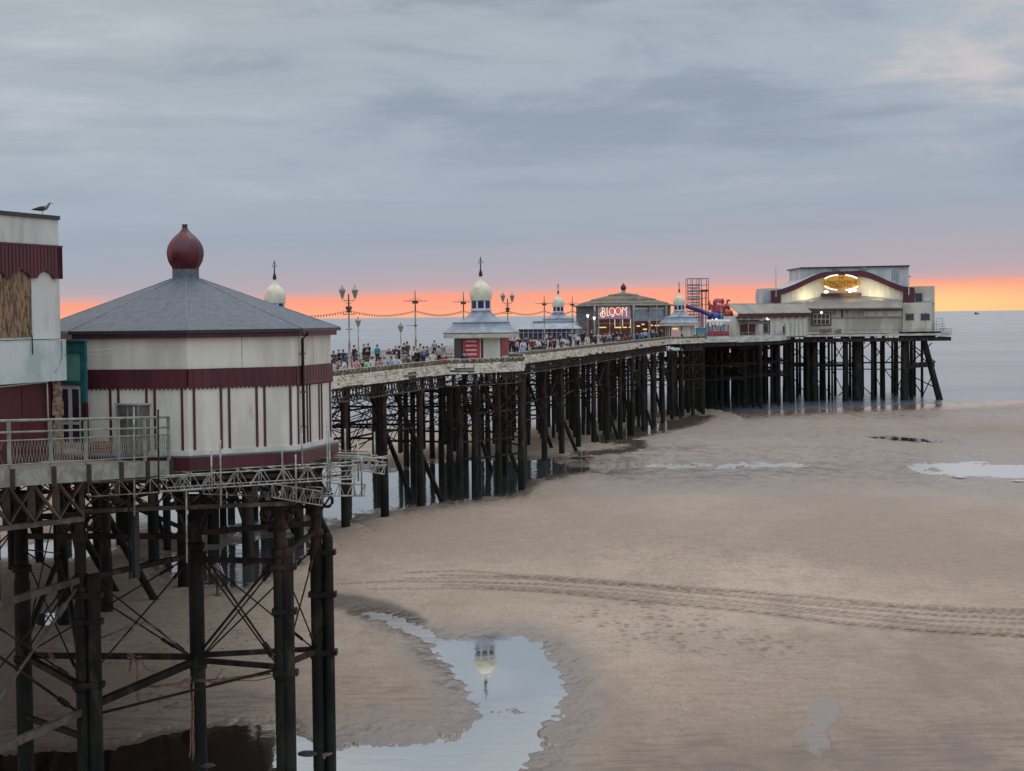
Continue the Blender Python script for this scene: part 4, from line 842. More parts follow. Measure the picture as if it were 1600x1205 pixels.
for si, (a, b) in enumerate(segs):
    o = Vector((b.y-a.y, -(b.x-a.x))).normalized(); far_ = a.y > 205
    mb = MB(); nb = 5; zt_ = -.0
    hgt_ = .92+rnd.uniform(-.05, .06); st_ = hgt_/nb
    lack = rnd.random() < (.12 if not far_ else .3)
    for k in range(nb):
        z1 = zt_-k*st_; z0 = z1-st_+.018
        if lack and k in (2, 3) and si % 3: 
            f0 = rnd.uniform(.1, .5); wallquad(mb, a, a.lerp(b, f0), z0, z1, .05, o); continue
        if k == nb-1 and rnd.random() < .2: wallquad(mb, a, a.lerp(b, rnd.uniform(.4, .8)), z0, z1, .05, o, rnd.uniform(0, .02)); continue
        wallquad(mb, a, b, z0-rnd.uniform(0, .012), z1-rnd.uniform(0, .012), .05, o, rnd.uniform(0, .015))
    mb.build('edge_boards', Mt['fascia'], pier)
    mb = MB(); wallquad(mb, a, b, -.9, -.02, .04, o, -.06); mb.build('edge_beam', Mt['plank_dark'], pier)
# cast bench backs standing along the edge, with white seat-back rails
sb = run(edge, 2.6)
for chunk in range(0, len(sb), 12):
    mb = MB(); mw = MB()
    for a, b in sb[chunk:chunk+12]:
        o = Vector((b.y-a.y, -(b.x-a.x))).normalized(); d = (b-a).normalized()
        for z0, z1, pr in ((.02, .12, .01), (.135, .27, .02), (.285, .385, .01)): wallquad(mb, a+d*.03, b-d*.03, z0, z1, .03, o, pr)
        for f in (.02, .35, .66, .98): p = a.lerp(b, f); mb.box((p.x, p.y, -.05), (.07, .12, .95))
        for f in (.18, .5, .82):
            p = a.lerp(b, f)+o*.06; mw.add([(p.x-d.x*.12, p.y-d.y*.12, .33), (p.x, p.y, .24), (p.x+d.x*.12, p.y+d.y*.12, .33), (p.x, p.y, .38)], [(0, 1, 2, 3)])
        wallquad(mw, a, b, .395, .445, .10, o, -.03)
    mb.build('bench_back', Mt['seat_iron'], pier); mw.build('top_rail', Mt['fascia_w'], pier)
# far side bench backs (seen over the deck)
mb = MB()
for a, b in run([PP(100, -21.4), PP(350, -21.4)], 8):
    o = Vector((b.y-a.y, -(b.x-a.x))).normalized(); wallquad(mb, a, b, DK, .38, .06, o)
mb.build('far_bench_back', Mt['fascia_w'], pier)
for k in range(9):                                     # white windbreak seats across the deck
    pass
# lattice girders
def lat_line(pl, zt, zb, pitch, w, mtn, chunk=10, inset=.35):
    S_ = run(pl, pitch)
    for c in range(0, len(S_), chunk):
        mb = MB()
        for k, (a, b) in enumerate(S_[c:c+chunk]):
            o = Vector((b.y-a.y, -(b.x-a.x))).normalized(); a3 = Vector((*(a-o*inset), 0)); b3 = Vector((*(b-o*inset), 0)); n3 = Vector((o.x, o.y, 0))
            Z_ = lambda p, z: Vector((p.x, p.y, z))
            mb.bar(Z_(a3, zb), Z_(b3, zt), .03, w, n3); mb.bar(Z_(a3+n3*.04, zt), Z_(b3+n3*.04, zb), .03, w, n3)
            if k % 3 == 0: mb.bar(Z_(a3-n3*.05, zb), Z_(a3-n3*.05, zt), w*1.6, .06)
            mb.bar(Z_(a3, zb), Z_(b3, zb), .2, .10)
            mb.bar(Z_(a3, zt), Z_(b3, zt), .2, .10)
        mb.build('lattice_girder', Mt[mtn], pier)
lat_line([p for p in edge], -.98, -2.05, .8, .085, 'girder_far', 30)
for off in (-7.2, -14, -21):
    lat_line([PP(100, off), PP(350, off)], -.98, -2.0, 2.4, .12, 'iron', 40)
# piles: rows of four across every 9.3 m, raked struts at every second row
bi = 0; far_mb = MB(); far_br = MB()
rows = [101+10.2*k for k in range(26)]
for bi, Y0 in enumerate(rows):
    if Y0 > 352: break
    near = Y0 < 270
    offs = (-.6, -7.2, -14, -20.9)
    P_ = []
    for k, off in enumerate(offs):
        p = PP(Y0+rnd.uniform(-.25, .25), off); gz = ground(p.x, p.y)-1.2; r = .27 if k == 0 else .25
        tgt = MB() if near else far_mb
        tgt.lathe((p.x, p.y, 0), [(r*1.3, gz), (r*1.3, -8.6), (r*1.15, -8.4), (r*1.05, -5.5), (r, -2.6), (r*1.6, -2.2), (r*1.6, -2.08)], 10)
        if near: tgt.build('pile', Mt['iron_wet' if k else 'iron'], pier)
        P_.append((p, gz))
    tb = MB() if near else far_br
    for (a, ga_), (b, gb_) in zip(P_[:-1], P_[1:]):
        A3 = lambda p, z: Vector((p.x, p.y, z))
        jz = rnd.uniform(-.7, .7)
        if bi % 2 == 0: tb.bar(A3(a, -4.6+jz), A3(b, -4.6+jz), .14, .2)
        if bi % 2: tb.bar(A3(a, -7.2+jz), A3(b, -7.2+jz*.6), .14, .2)
        else: tb.tube(A3(a, -2.4), A3(b, -8.2), .05, n=5)
        for z0, z1 in ((-2.3, -4.6), (-4.7, -7.3)):
            if bi % 2: continue
            tb.tube(A3(a, z0), A3(b, z1), .05, n=5); tb.tube(A3(a, z1), A3(b, z0), .05, n=5)
    if near: tb.build('cross_frame', Mt['iron'], pier)
    if bi % 3 == 0:
        q = PP(Y0+2.5, -3.2); a = P_[0][0]; gz = ground(q.x, q.y)-.8
        t2 = MB() if near else far_br
        t2.tube((a.x-NV.x*2.2, a.y-NV.y*2.2, -2.4), (q.x+TV.x*2.4+NV.x*3.6, q.y+TV.y*2.4+NV.y*3.6, gz), .2, .24, 8)
        t2.tube((a.x-NV.x*4.5, a.y-NV.y*4.5, -2.4), (q.x+TV.x*5, q.y+TV.y*5, gz), .2, .24, 8)
        if near: t2.build('raking_pile', Mt['iron_wet'], pier)
    if bi:                                           # ties along the edge line
        Y1 = rows[bi-1]; t3 = MB() if near else far_br
        for z0 in (-5.2, -7.6):
            if rnd.random() < .3: t3.bar(P3(Y1, -1.0, z0+rnd.uniform(-.5, .5)), P3(Y0, -1.0, z0+rnd.uniform(-.3, .3)), .1, .14)
        for off in (-7.2, -14):
            t3.tube(P3(Y1, off, -2.4), P3(Y0, off, -5.2), .05, n=5)
            if rnd.random() < .55: t3.bar(P3(Y1, off, -5.0), P3(Y0, off, -5.0), .12, .18)
            if rnd.random() < .4: t3.bar(P3(Y1, off, -7.8), P3(Y0, off, -7.8), .12, .18)
            t3.tube(P3(Y1, off, -8.6), P3(Y0, off, -2.6), .045, n=5)
        for o_ in (-.8, -7.2):
            if o_ == -.8 and bi % 3: continue
            t3.tube(P3(Y1, o_, -2.3), P3(Y0, o_, -7.5), .045, n=5); t3.tube(P3(Y1, o_, -7.5), P3(Y0, o_, -2.3), .045, n=5)
        if near: t3.build('tie_frame', Mt['iron'], pier)
# extra piles under the two kiosk bays and between rows near the edge
for bi_, bay in enumerate(bays):
    pl = [bay[0].lerp(bay[1], .4), bay[1], bay[1].lerp(bay[2], .5), bay[2], bay[2].lerp(bay[3], .5), bay[3], bay[4]]
    cen = sum(bay, Vector((0, 0)))/5; prev = None
    for p in pl:
        for kk in (0.06,):
            q = p.lerp(cen+Vector((-2.5, 0)), kk); gz = ground(q.x, q.y)-1; mb = MB()
            r = .27; mb.lathe((q.x, q.y, 0), [(r*1.25, gz), (r*1.25, -8.6), (r*1.1, -8.4), (r, -2.4), (r*1.6, -2.1), (r*1.6, -2.05)], 10); mb.build('pile', Mt['iron' if kk < .1 else 'iron_wet'], pier)
            if prev is not None and kk < .1:
                m2 = MB(); A3 = lambda v, z: Vector((v.x, v.y, z))
                for z0 in (-4.6, -7.2, -8.8): m2.bar(A3(prev, z0), A3(q, z0), .12, .18)
                for z0, z1 in ((-2.3, -4.6), (-4.6, -7.2)): m2.tube(A3(prev, z0), A3(q, z1), .05, n=5); m2.tube(A3(prev, z1), A3(q, z0), .05, n=5)
                m2.build('tie_frame', Mt['iron'], pier)
            if kk < .1: prev = q
# densely set piles further out
for k in range(56):
    Y0 = rnd.uniform(262, 352); off = rnd.choice((-1.2, -3, -5, -8, -10.5, -12, -16, -18.5)); p = PP(Y0, off); gz = ground(p.x, p.y)-1
    far_mb.lathe((p.x, p.y, 0), [(.27, gz), (.22, -2.2)], 7)
for k in range(150):
    fx, fy = rnd.random(), rnd.random(); Yh = 356+fy*72; xl = 33+.12*(Yh-356); xr = 45+.45*(Yh-352) if Yh < 384 else 58
    if k > 118: xl, xr, Yh = 58, 90, rnd.uniform(396, 428)
    x = xl+(xr-xl)*fx; gz = ground(x, Yh)-1
    far_mb.lathe((x, Yh, 0), [(.34, gz), (.3, -8), (.26, -1.6)], 7)
for k in range(26):
    Yh = 356+k*2.7; x0 = 33; x1 = min(57, 42+.5*(Yh-350))
    for z0 in (-2.2, -5.6, -8.2): far_br.bar((x0, Yh, z0+rnd.uniform(-.3, .3)), (x1, Yh, z0+rnd.uniform(-.3, .3)), .2, .26)
    far_br.tube((x0+rnd.uniform(0, 8), Yh, -2), (x1, Yh+1, -8), .07, n=5); far_br.tube((x0+rnd.uniform(0, 8), Yh, -8), (x1, Yh+1, -2), .07, n=5)
tag(far_mb.build('far_pile', Mt['iron_wet'], pier), kind='stuff')
tag(far_br.build('far_bracing', Mt['iron'], pier), kind='stuff')
# sea-facing row of the pier head
hp = [(1227, 388, .55), (1239, 392, .35), (1262, 388, .62), (1272, 388, .85), (1283, 396, .4), (1288, 392, .3), (1295, 398, .28), (1300, 390, .22), (1321, 387, .62), (1340, 388, 1.0), (1363, 387, .32), (1380.5, 390, .27), (1413, 387.5, .8), (1424, 391, .4)]
HPp = []
for u, Y, r in hp:
    p = at(u, 560, Y); gz = min(ground(p.x, p.y), SEA)-1.5; mb = MB()
    mb.lathe((p.x, p.y, 0), [(r*1.12, gz), (r*1.12, -11.2), (r, -10.8), (r*.92, -4), (r*.9, -2.2), (r*1.35, -1.2), (r*1.5, -.82)], 10); mb.build('pile', Mt['iron_wet'], pier); HPp.append(p)
a, b = at(1443, 530, 388), at(1471, 624, 388); b.z = SEA-1.5
MB().tube(a, b, .62, .72, 10).build('raking_pile', Mt['iron_wet'], pier)
mb = MB(); e1_, e2_ = at(1409, 572, 388), at(1460, 569, 388)
mb.bar(e1_, e2_, .5, 1.1); mb.build('tie_beam', Mt['iron'], pier)
mb = MB(); mb.bar(at(1170, 568, 392), at(1410, 566.5, 392), .3, .3); mb.bar(at(1228, 577, 388.6), at(1412, 577, 388.6), .2, .22); mb.bar(at(1262, 571, 390), at(1340, 571, 390), .4, .6); mb.bar(at(1226, 571, 391), at(1265, 571, 391), .4, .6); mb.build('tie_beam', Mt['iron'], pier)
xs_ = [1229, 1262, 1300, 1321, 1363, 1383, 1413]
for u0, u1 in zip(xs_[:-1], xs_[1:]):
    for (v0, v1) in ((533, 567), (567, 534), (578, 618)):
        MB().tube(at(u0, v0, 389.5), at(u1, v1, 389.5), .1, n=5).build('brace', Mt['iron'], pier)
for (u0, v0, u1, v1) in ((1421, 536, 1462, 566), (1425, 566, 1456, 536), (1424, 542, 1448, 566), (1420, 585, 1439, 613), (1423, 587, 1466, 608), (1395, 622, 1412, 585), (1440, 622, 1461, 578), (1310, 619, 1321, 608)):
    MB().tube(at(u0, v0, 389), at(u1, v1, 389), .12, n=5).build('brace', Mt['iron'], pier)
mb = MB()
for k in range(22):
    u = 1222+k*9.2; q0, q1 = at(u, 524, 387.6), at(u+9.2, 524, 387.6)
    c = (q0+q1)/2; R_ = (q1-q0).length/2*.92; mb.path([(c.x+R_*math.cos(t), c.y, c.z-1.35+R_*.9*math.sin(t)) for t in [PI*i/8 for i in range(9)]], .07, 5)
    mb.tube((q0.x, q0.y, -2.4), (q0.x, q0.y, -.8), .09, n=5)
mb.bar(at(1220, 533, 387.6), at(1424, 532, 387.6), .15, .12); mb.build('arched_fretwork', Mt['iron'], pier)
a, b = at(1409, 526, 387.2), at(1466, 522, 387.2)
MB().slab([at(1409, 519, 386.6), at(1472, 517.5, 386.6), at(1456, 531, 386.6), at(1409, 533, 386.6)], (0, 3, 0)).build('end_bracket', Mt['iron'], pier)
# white edge of the head
he = [PP(348), Vector((42.7, 351.6)), Vector((53.2, 367.6)), Vector((57.2, 381.6)), Vector((62.1, 384.6)), Vector((91.4, 385.6)), Vector((92.2, 400))]
hts = [(-1.1, .02), (-1.2, -.02), (-1.15, -.1), (-.75, -.25), (-.72, -.3), (-.68, -.28)]
for (a, b), (z0, z1) in zip(zip(he[:-1], he[1:]), hts):
    o = Vector((b.y-a.y, -(b.x-a.x))).normalized(); mb = MB(); wallquad(mb, a, b, z0, z1, .12, o, .02); mb.build('edge_boards', Mt['fascia_w'], pier)
    mb = MB(); wallquad(mb, a, b, -1.9, -1.1, .05, o, -.3); mb.build('edge_beam', Mt['iron'], pier)
# railing along the head
hr = thing('deck_railing', 'thin grey railing along the pier head below the theatre', 'railing', (62, 384.4, DK))
mb = MB()
for a, b in run([p for p in he], 2.4):
    for h in (.55, 1.05): mb.tube((a.x, a.y, DK+h), (b.x, b.y, DK+h), .035, n=5)
    mb.tube((a.x, a.y, DK), (a.x, a.y, DK+1.1), .045, n=5)
mb.build('rails', Mt['railing'], hr)
la = at(1468, 507, 388)
lad = thing('rail_cage', 'small tubular guard frame at the far right corner of the pier head', 'guard rail', (la.x, la.y, DK)); mb = MB()
for s0 in (1463, 1473):
    for dY in (0, 1.5): mb.tube(at(s0, 518, 387+dY), at(s0, 498 if dY else 506, 387+dY), .05, n=5)
for v in (498, 503, 507): mb.tube(at(1463, v, 388.5), at(1473, v-.2, 388.5), .05, n=5)
for v in (507, 511, 515): mb.tube(at(1461, v, 387), at(1477, v-1, 387), .06, n=5)
mb.build('frame', Mt['railing'], lad)
# ------------------------------------------------------------------ kiosks, pavilions, rides and theatre on the pier
def strip(mb, R, n, rot, i, f0, f1, z0, z1, th, proud=0.0):     # panel on face i of an n-gon, fractions along the face
    a = Vector((R*math.cos(rot+2*PI*i/n), R*math.sin(rot+2*PI*i/n))); b = Vector((R*math.cos(rot+2*PI*(i+1)/n), R*math.sin(rot+2*PI*(i+1)/n)))
    o = (a+b).normalized(); wallquad(mb, a.lerp(b, f0), a.lerp(b, f1), z0, z1, th, o, proud); return mb
KR = -PI/2                                                       # corner towards the shore; faces run anticlockwise from it
def kiosk(loc, label, kind, rz=0.0):
    k = thing('kiosk', label, 'kiosk', loc, 'domed kiosks along the pier', rz)
    L = lambda nm, mb, mt, par=None: mb.build(nm, Mt[mt], par or k, local=True)
    R = 2.65; z = lambda v: v-DK
    mb = MB(); mb.lathe((0, 0, 0), [(R, 0), (R, z(2.4))], 8, KR, False); L('wall', mb, 'dome')
    for i in range(8):
        L('corner_post', strip(strip(MB(), R, 8, KR, i, -.01, .07, .02, z(2.38), .03), R, 8, KR, i, .071, .11, .02, z(2.38), .015), 'maroon')
    fv, sv, rv, lv = 7, 6, 0, 1                                  # faces: 6 outer left, 7 inner left, 0 inner right, 1 outer right
    if kind == 'red':
        L('shutter', strip(MB(), R, 8, KR, 6, .12, .98, .7, z(2.3), .05), 'dark_shut')
        s = L('sign', strip(MB(), R, 8, KR, 7, .08, .93, .7, z(2.28), .07), 'red'); m_ = MB()
        strip(m_, R, 8, KR, 7, .1, .91, .72, .80, .02, .07); strip(m_, R, 8, KR, 7, .1, .91, z(2.18), z(2.26), .02, .07)
        strip(m_, R, 8, KR, 7, .1, .16, .8, z(2.18), .02, .07); strip(m_, R, 8, KR, 7, .85, .91, .8, z(2.18), .02, .07); m_.build('border', Mt['red_shut'], s, local=True)
        for j in range(4):
            m_ = MB(); zz = z(1.82)-j*.42; rn = random.Random(j); f = .22
            while f < .79: w = rn.uniform(.05, .09); strip(m_, R, 8, KR, 7, f, min(f+w, .8), zz-rn.uniform(.0, .03), zz+.17+rn.uniform(0, .03), .012, .07); f += w+.006
            m_.build('lettering', Mt['sign_text'], s, local=True)
        for j in range(3): L('shutter', strip(MB(), R, 8, KR, 1, .14+j*.28, .38+j*.28, .95, z(2.34), .05), 'red_shut')
        for j in range(3): L('panel', strip(MB(), R, 8, KR, 1, .14+j*.28, .38+j*.28, .1, .9, .04), 'white')
        L('panel', strip(MB(), R, 8, KR, 0, .12, .97, .05, z(2.3), .02), 'cream')
        L('counter', strip(MB(), R, 8, KR, 7, .0, .97, .55, .62, .25), 'steel')
    elif kind == 'lit':
        w = L('window', strip(MB(), R, 8, KR, 6, .2, .9, .5, z(2.2), .05), 'white')
        for j in range(2): strip(MB(), R, 8, KR, 6, .28+j*.32, .5+j*.32, .62, z(2.1), .015, .05).build('pane', Mt['interior'], w, local=True)
        s = L('sign', strip(MB(), R, 8, KR, 7, .12, .9, .6, z(2.25), .05), 'cream'); strip(MB(), R, 8, KR, 7, .16, .86, .62, 1.5, .015, .05).build('poster', Mt['sign_text'], s, local=True)
        strip(MB(), R, 8, KR, 7, .25, .75, 2.0, 2.25, .02, .066).build('strip_light', Mt['warm_in'], s, local=True)
        L('panel', strip(MB(), R, 8, KR, 0, .12, .97, .1, z(2.3), .02), 'cream')
        for j in range(3): L('panel', strip(MB(), R, 8, KR, 1, .14+j*.28, .36+j*.28, .1, z(2.3), .04), 'cream')
    else:
        for i in (6, 7, 0):
            w = L('window', strip(MB(), R, 8, KR, i, .15, .9, .5, z(2.25), .05), 'white')
            for j in range(2): strip(MB(), R, 8, KR, i, .2+j*.34, .5+j*.34, .95, z(2.15), .015, .05).build('pane', Mt['glass'], w, local=True)
    mb = MB(); mb.lathe((0, 0, 0), [(3.6, z(2.26)), (3.68, z(2.28)), (3.70, z(2.62)), (3.6, z(2.66))], 8, KR, False)
    v_ = L('valance', mb, 'dome'); mb = MB()
    for i in range(8):
        for j in range(14): strip(mb, 3.69, 8, KR, i, j/14+.012, j/14+.05, z(2.2), z(2.5), .03)
    mb.build('fringe', Mt['white'], v_, local=True)
    mb = MB(); mb.lathe((0, 0, 0), [(3.80, z(2.66)), (3.82, z(2.74)), (3.35, z(3.0)), (2.95, z(3.36)), (2.76, z(3.66)), (2.84, z(3.68)), (2.84, z(3.76)), (2.0, z(3.92)), (1.5, z(4.2)), (1.15, z(4.6)), (1.05, z(4.7))], 8, KR, False)
    L('roof', mb, 'slate')
    mb = MB(); mb.lathe((0, 0, 0), [(1.04, z(4.1)), (1.04, z(4.86))], 8, KR+PI/8, False); L('lantern_base', mb, 'slate')
    mb = MB(); mb.lathe((0, 0, 0), [(1.12, z(4.865)), (1.12, z(5.0)), (1.0, z(5.01)), (1.0, z(5.9)), (1.12, z(5.91)), (1.14, z(6.08))], 8, KR+PI/8, False); ln = L('lantern', mb, 'white')
    for i in range(8): strip(MB(), 1.0, 8, KR+PI/8, i, .14, .86, z(5.1), z(5.82), .02).build('pane', Mt['glass_blue'], ln, local=True)
    mb = MB(); mb.gores((0, 0, 0), [(1.06, z(6.085)), (1.12, z(6.25)), (1.14, z(6.5)), (1.1, z(6.8)), (.98, z(7.1)), (.75, z(7.4)), (.46, z(7.64)), (.24, z(7.86)), (.14, z(8.1)), (.1, z(8.25))], 8, KR+PI/8)
    L('dome', mb, 'dome')
    mb = MB(); mb.lathe((0, 0, 0), [(.1, z(8.2)), (.19, z(8.28)), (.17, z(8.6)), (.08, z(8.85)), (.05, z(9.3)), (.1, z(9.34)), (.05, z(9.4)), (.035, z(9.8)), (.07, z(9.85)), (.02, z(10.2))], 7)
    for t in (0, PI/2): mb.bar((.28*math.cos(t), .28*math.sin(t), z(9.55)), (-.28*math.cos(t), -.28*math.sin(t), z(9.55)), .05)
    mb.path([(.16, 0, z(9.62)), (.12, 0, z(9.78)), (0, 0, z(9.85)), (-.12, 0, z(9.78)), (-.16, 0, z(9.62))], .03, 5)
    L('finial', mb, 'black'); return k
kiosk((-2.95, 182.2, DK), 'nearest domed kiosk with red sign and faded red shutters at the pier edge', 'red')
kp = at(429.5, 470, 186); kiosk((kp.x, kp.y, DK), 'domed kiosk mostly hidden behind the octagonal pavilion, only its dome showing', 'plain')
kp = at(872.5, 500, 336); kiosk((kp.x, kp.y, DK), 'domed kiosk with white windows between the glass shelter and the sign hall', 'plain')
kp = at(1061.5, 500, 335); kiosk((kp.x, kp.y, DK), 'domed kiosk with warm lit window at the pier edge beside the slide tower', 'lit')
# --- glass shelter
gp_ = at(858, 520, 302); gsh = thing('glass_shelter', 'low glazed shelter with lilac frames and blue-grey roof left of the third dome', 'shelter', (gp_.x, gp_.y, DK))
gsr = -rad(6)
def GB(nm, boxes, mt, par=None):
    mb = MB(); R = Matrix.Rotation(gsr, 3, 'Z')
    for c, d in boxes: q = R @ Vector(c); mb.box(q, d, gsr)
    return mb.build(nm, Mt[mt], par or gsh, local=True)
GB('base', [((0, 0, .45), (9.4, 7, .9))], 'white')
for x in np.linspace(-4.6, 4.6, 13): GB('mullion', [((x, -3.45, 1.75), (.13, .12, 1.7))], 'lilac_frame')
GB('glazing', [((0, -3.3, 1.75), (9.2, .06, 1.7))], 'glass'); GB('transom', [((0, -3.47, 2.05), (9.3, .1, .1))], 'lilac_frame')
GB('side_wall', [((4.6, 0, 1.75), (.12, 6.5, 1.7))], 'lilac_frame'); GB('side_wall', [((-4.6, 0, 1.75), (.12, 6.5, 1.7))], 'lilac_frame')
mb = MB(); R = Matrix.Rotation(gsr, 3, 'Z')
vs = [R @ Vector(p) for p in ((-5.2, -4, 2.62), (5.2, -4, 2.62), (5.2, 4, 2.62), (-5.2, 4, 2.62), (-3.4, -2.2, 3.5), (3.8, -2.2, 3.5), (3.8, 2.2, 3.5), (-3.4, 2.2, 3.5))]
mb.add(vs, ((0, 3, 2, 1), (4, 5, 6, 7), (0, 1, 5, 4), (1, 2, 6, 5), (2, 3, 7, 6), (3, 0, 4, 7))); mb.build('roof', Mt['slate'], gsh, local=True)
GB('upper_roof', [((.6, 0, 3.7), (6.2, 3.6, .38))], 'slate')
# --- hall with the lit sign
bp = at(974.5, 500, 345.5); hall = thing('sign_hall', 'grey octagonal hall with mossy roof, maroon dome and glowing lilac BLOOM sign', 'hall', (bp.x, bp.y, DK))
HN = math.atan2(-.974, -.225)-.03; HROT = HN-PI/8; RH = 8.95
Lh = lambda nm, mb, mt, par=None: mb.build(nm, Mt[mt], par or hall, local=True)
zz = lambda v: v-DK
mb = MB(); mb.lathe((0, 0, 0), [(RH, 0), (RH, zz(5.9))], 8, HROT, False); Lh('wall', mb, 'bloom_wall')
mb = MB(); prof = [(9.5, 5.85), (9.55, 5.98), (8.4, 6.32), (8.4, 6.42), (6.2, 7.0), (6.2, 7.12), (4.0, 7.62), (2.9, 7.86), (2.9, 8.0), (1.0, 8.3), (.45, 8.42)]
mb.lathe((0, 0, 0), [(r, zz(v)) for r, v in prof], 16, HROT, False); Lh('roof', mb, 'bloom_roof')
mb = MB(); mb.lathe((0, 0, 0), [(.55, zz(8.3)), (.36, zz(8.5)), (.36, zz(8.85))], 10); Lh('dome_neck', mb, 'slate')
mb = MB(); mb.gores((0, 0, 0), [(.36, zz(8.85)), (.5, zz(9.1)), (.54, zz(9.35)), (.44, zz(9.65)), (.2, zz(9.9)), (.06, zz(10.15))], 10); Lh('onion_dome', mb, 'maroon_dome')
sg = Lh('sign', strip(MB(), RH, 8, HROT, 0, .05, .93, zz(3.55), zz(5.82), .18, .1), 'lilac')
# letters bent from glass tube; drawn on a 10 x 4 field
a_ = Vector((RH*math.cos(HROT), RH*math.sin(HROT))); b_ = Vector((RH*math.cos(HROT+PI/4), RH*math.sin(HROT+PI/4))); on = (a_+b_).normalized()
def onsign(x, y, off=.34):                                       # x along the face, as read from the shore
    f = .05+.88*(x/10.0); p = a_.lerp(b_, f)+on*off; return Vector((p.x, p.y, zz(3.55)+y/4.0*2.27))
def arc(cx_, cy_, rx, ry, t0, t1, n=12): return [(cx_+rx*math.cos(rad(t0+(t1-t0)*i/n)), cy_+ry*math.sin(rad(t0+(t1-t0)*i/n))) for i in range(n+1)]
STROKES = {'B': [[(1.95, 1.2), (1.95, 3.35)], [(1.75, 3.3), (2.2, 3.35)]+arc(2.2, 2.85, .5, .48, 90, -90, 8)+[(1.95, 2.35)], [(2.0, 2.3)]+arc(2.1, 1.55, .7, .78, 80, -180, 14)+arc(1.75, 1.5, .38, .5, 180, 0, 8)],
 'L': [[(3.2, 3.3), (3.55, 3.3)], [(3.35, 3.3), (3.35, 1.1)], [(3.35, 1.1), (3.95, 1.1)]],
 'O': [arc(4.75, 2.3, .78, 1.0, 0, 360, 20), arc(4.95, 1.3, .45, .42, 0, -140, 8)], 'O2': [arc(6.5, 2.4, .82, 1.02, 0, 360, 20)],
 'M': [[(7.6, .95), (7.75, 3.35)], [(7.6, 3.4), (7.9, 3.3), (8.3, 2.6), (8.75, 3.3), (9.1, 3.4)], [(8.75, 3.3), (8.85, .85)]]}
for nm, sts in STROKES.items():
    m_ = MB()
    for s_ in sts: m_.path([onsign(x*1.08-.72, y*1.14-.22) for x, y in s_], .072, 6)
    m_.build('neon_letter', Mt['neon'], sg, local=True)
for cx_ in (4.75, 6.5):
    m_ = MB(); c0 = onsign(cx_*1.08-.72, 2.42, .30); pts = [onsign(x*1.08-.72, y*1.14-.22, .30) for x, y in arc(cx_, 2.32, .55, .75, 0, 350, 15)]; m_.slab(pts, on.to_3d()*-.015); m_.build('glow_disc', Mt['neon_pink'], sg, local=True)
w = Lh('front_window', strip(MB(), RH, 8, HROT, 0, .05, .95, zz(.35), zz(3.5), .06, .02), 'interior')
for f in (.06, .36, .64, .93): strip(MB(), RH, 8, HROT, 0, f, f+.018, zz(.3), zz(3.52), .07, .082).build('mullion', Mt['pole'], w, local=True)
strip(MB(), RH, 8, HROT, 0, .06, .94, zz(2.72), zz(2.8), .05, .085).build('transom', Mt['pole'], w, local=True)
for (f0, f1, z0, z1) in ((.08, .27, 1.95, 2.12), (.5, .68, 1.9, 2.1), (.72, .83, 1.92, 2.1), (.88, .94, 1.95, 2.1)): strip(MB(), RH, 8, HROT, 0, f0, f1, zz(z0), zz(z1), .05, .14).build('strip_lamp', Mt['warm_in'], w, local=True)
for f in (.505, .715, .93): strip(MB(), RH, 8, HROT, 0, f-.012, f+.012, zz(2.2), zz(3.5), .06, .16).build('light_bar', Mt['bar_glow'], w, local=True)
for i, (f0, f1) in ((7, (.62, .86)),): d = Lh('door', strip(MB(), RH, 8, HROT, i, .55, .8, .05, zz(3.4), .06), 'maroon')
for i in (7,): Lh('band', strip(MB(), RH, 8, HROT, i, .0, 1, zz(4.9), zz(5.0), .06), 'bloom_roof')
Lh('white_band', strip(MB(), RH, 8, HROT, 1, .05, .97, zz(5.2), zz(5.6), .12), 'white')
Lh('shutter', strip(MB(), RH, 8, HROT, 1, .05, .97, zz(3.1), zz(5.15), .08), 'slate')
bar_ = Lh('bar_opening', strip(MB(), RH, 8, HROT, 1, .05, .97, zz(.9), zz(3.05), .05), 'interior')
for f0, f1, z0 in ((.1, .2, 2.1), (.26, .34, 2.4), (.3, .42, 1.5), (.5, .62, 2.2), (.68, .9, 2.15)): strip(MB(), RH, 8, HROT, 1, f0, f1, zz(z0), zz(z0+.22), .06, .06).build('warm_lamp', Mt['warm_in'], bar_, local=True)
for i, f in ((0, .0), (0, 1.0), (1, .5), (1, .99)):
    a = Vector((RH*math.cos(HROT+PI/4*i), RH*math.sin(HROT+PI/4*i))); b = Vector((RH*math.cos(HROT+PI/4*(i+1)), RH*math.sin(HROT+PI/4*(i+1)))); p = a.lerp(b, f)*1.05
    mb = MB(); mb.lathe((p.x, p.y, 0), [(.2, 0), (.14, .6), (.12, zz(4.8)), (.24, zz(5.3)), (.2, zz(5.8)), (.1, zz(6.3))], 8); Lh('column', mb, 'pole')
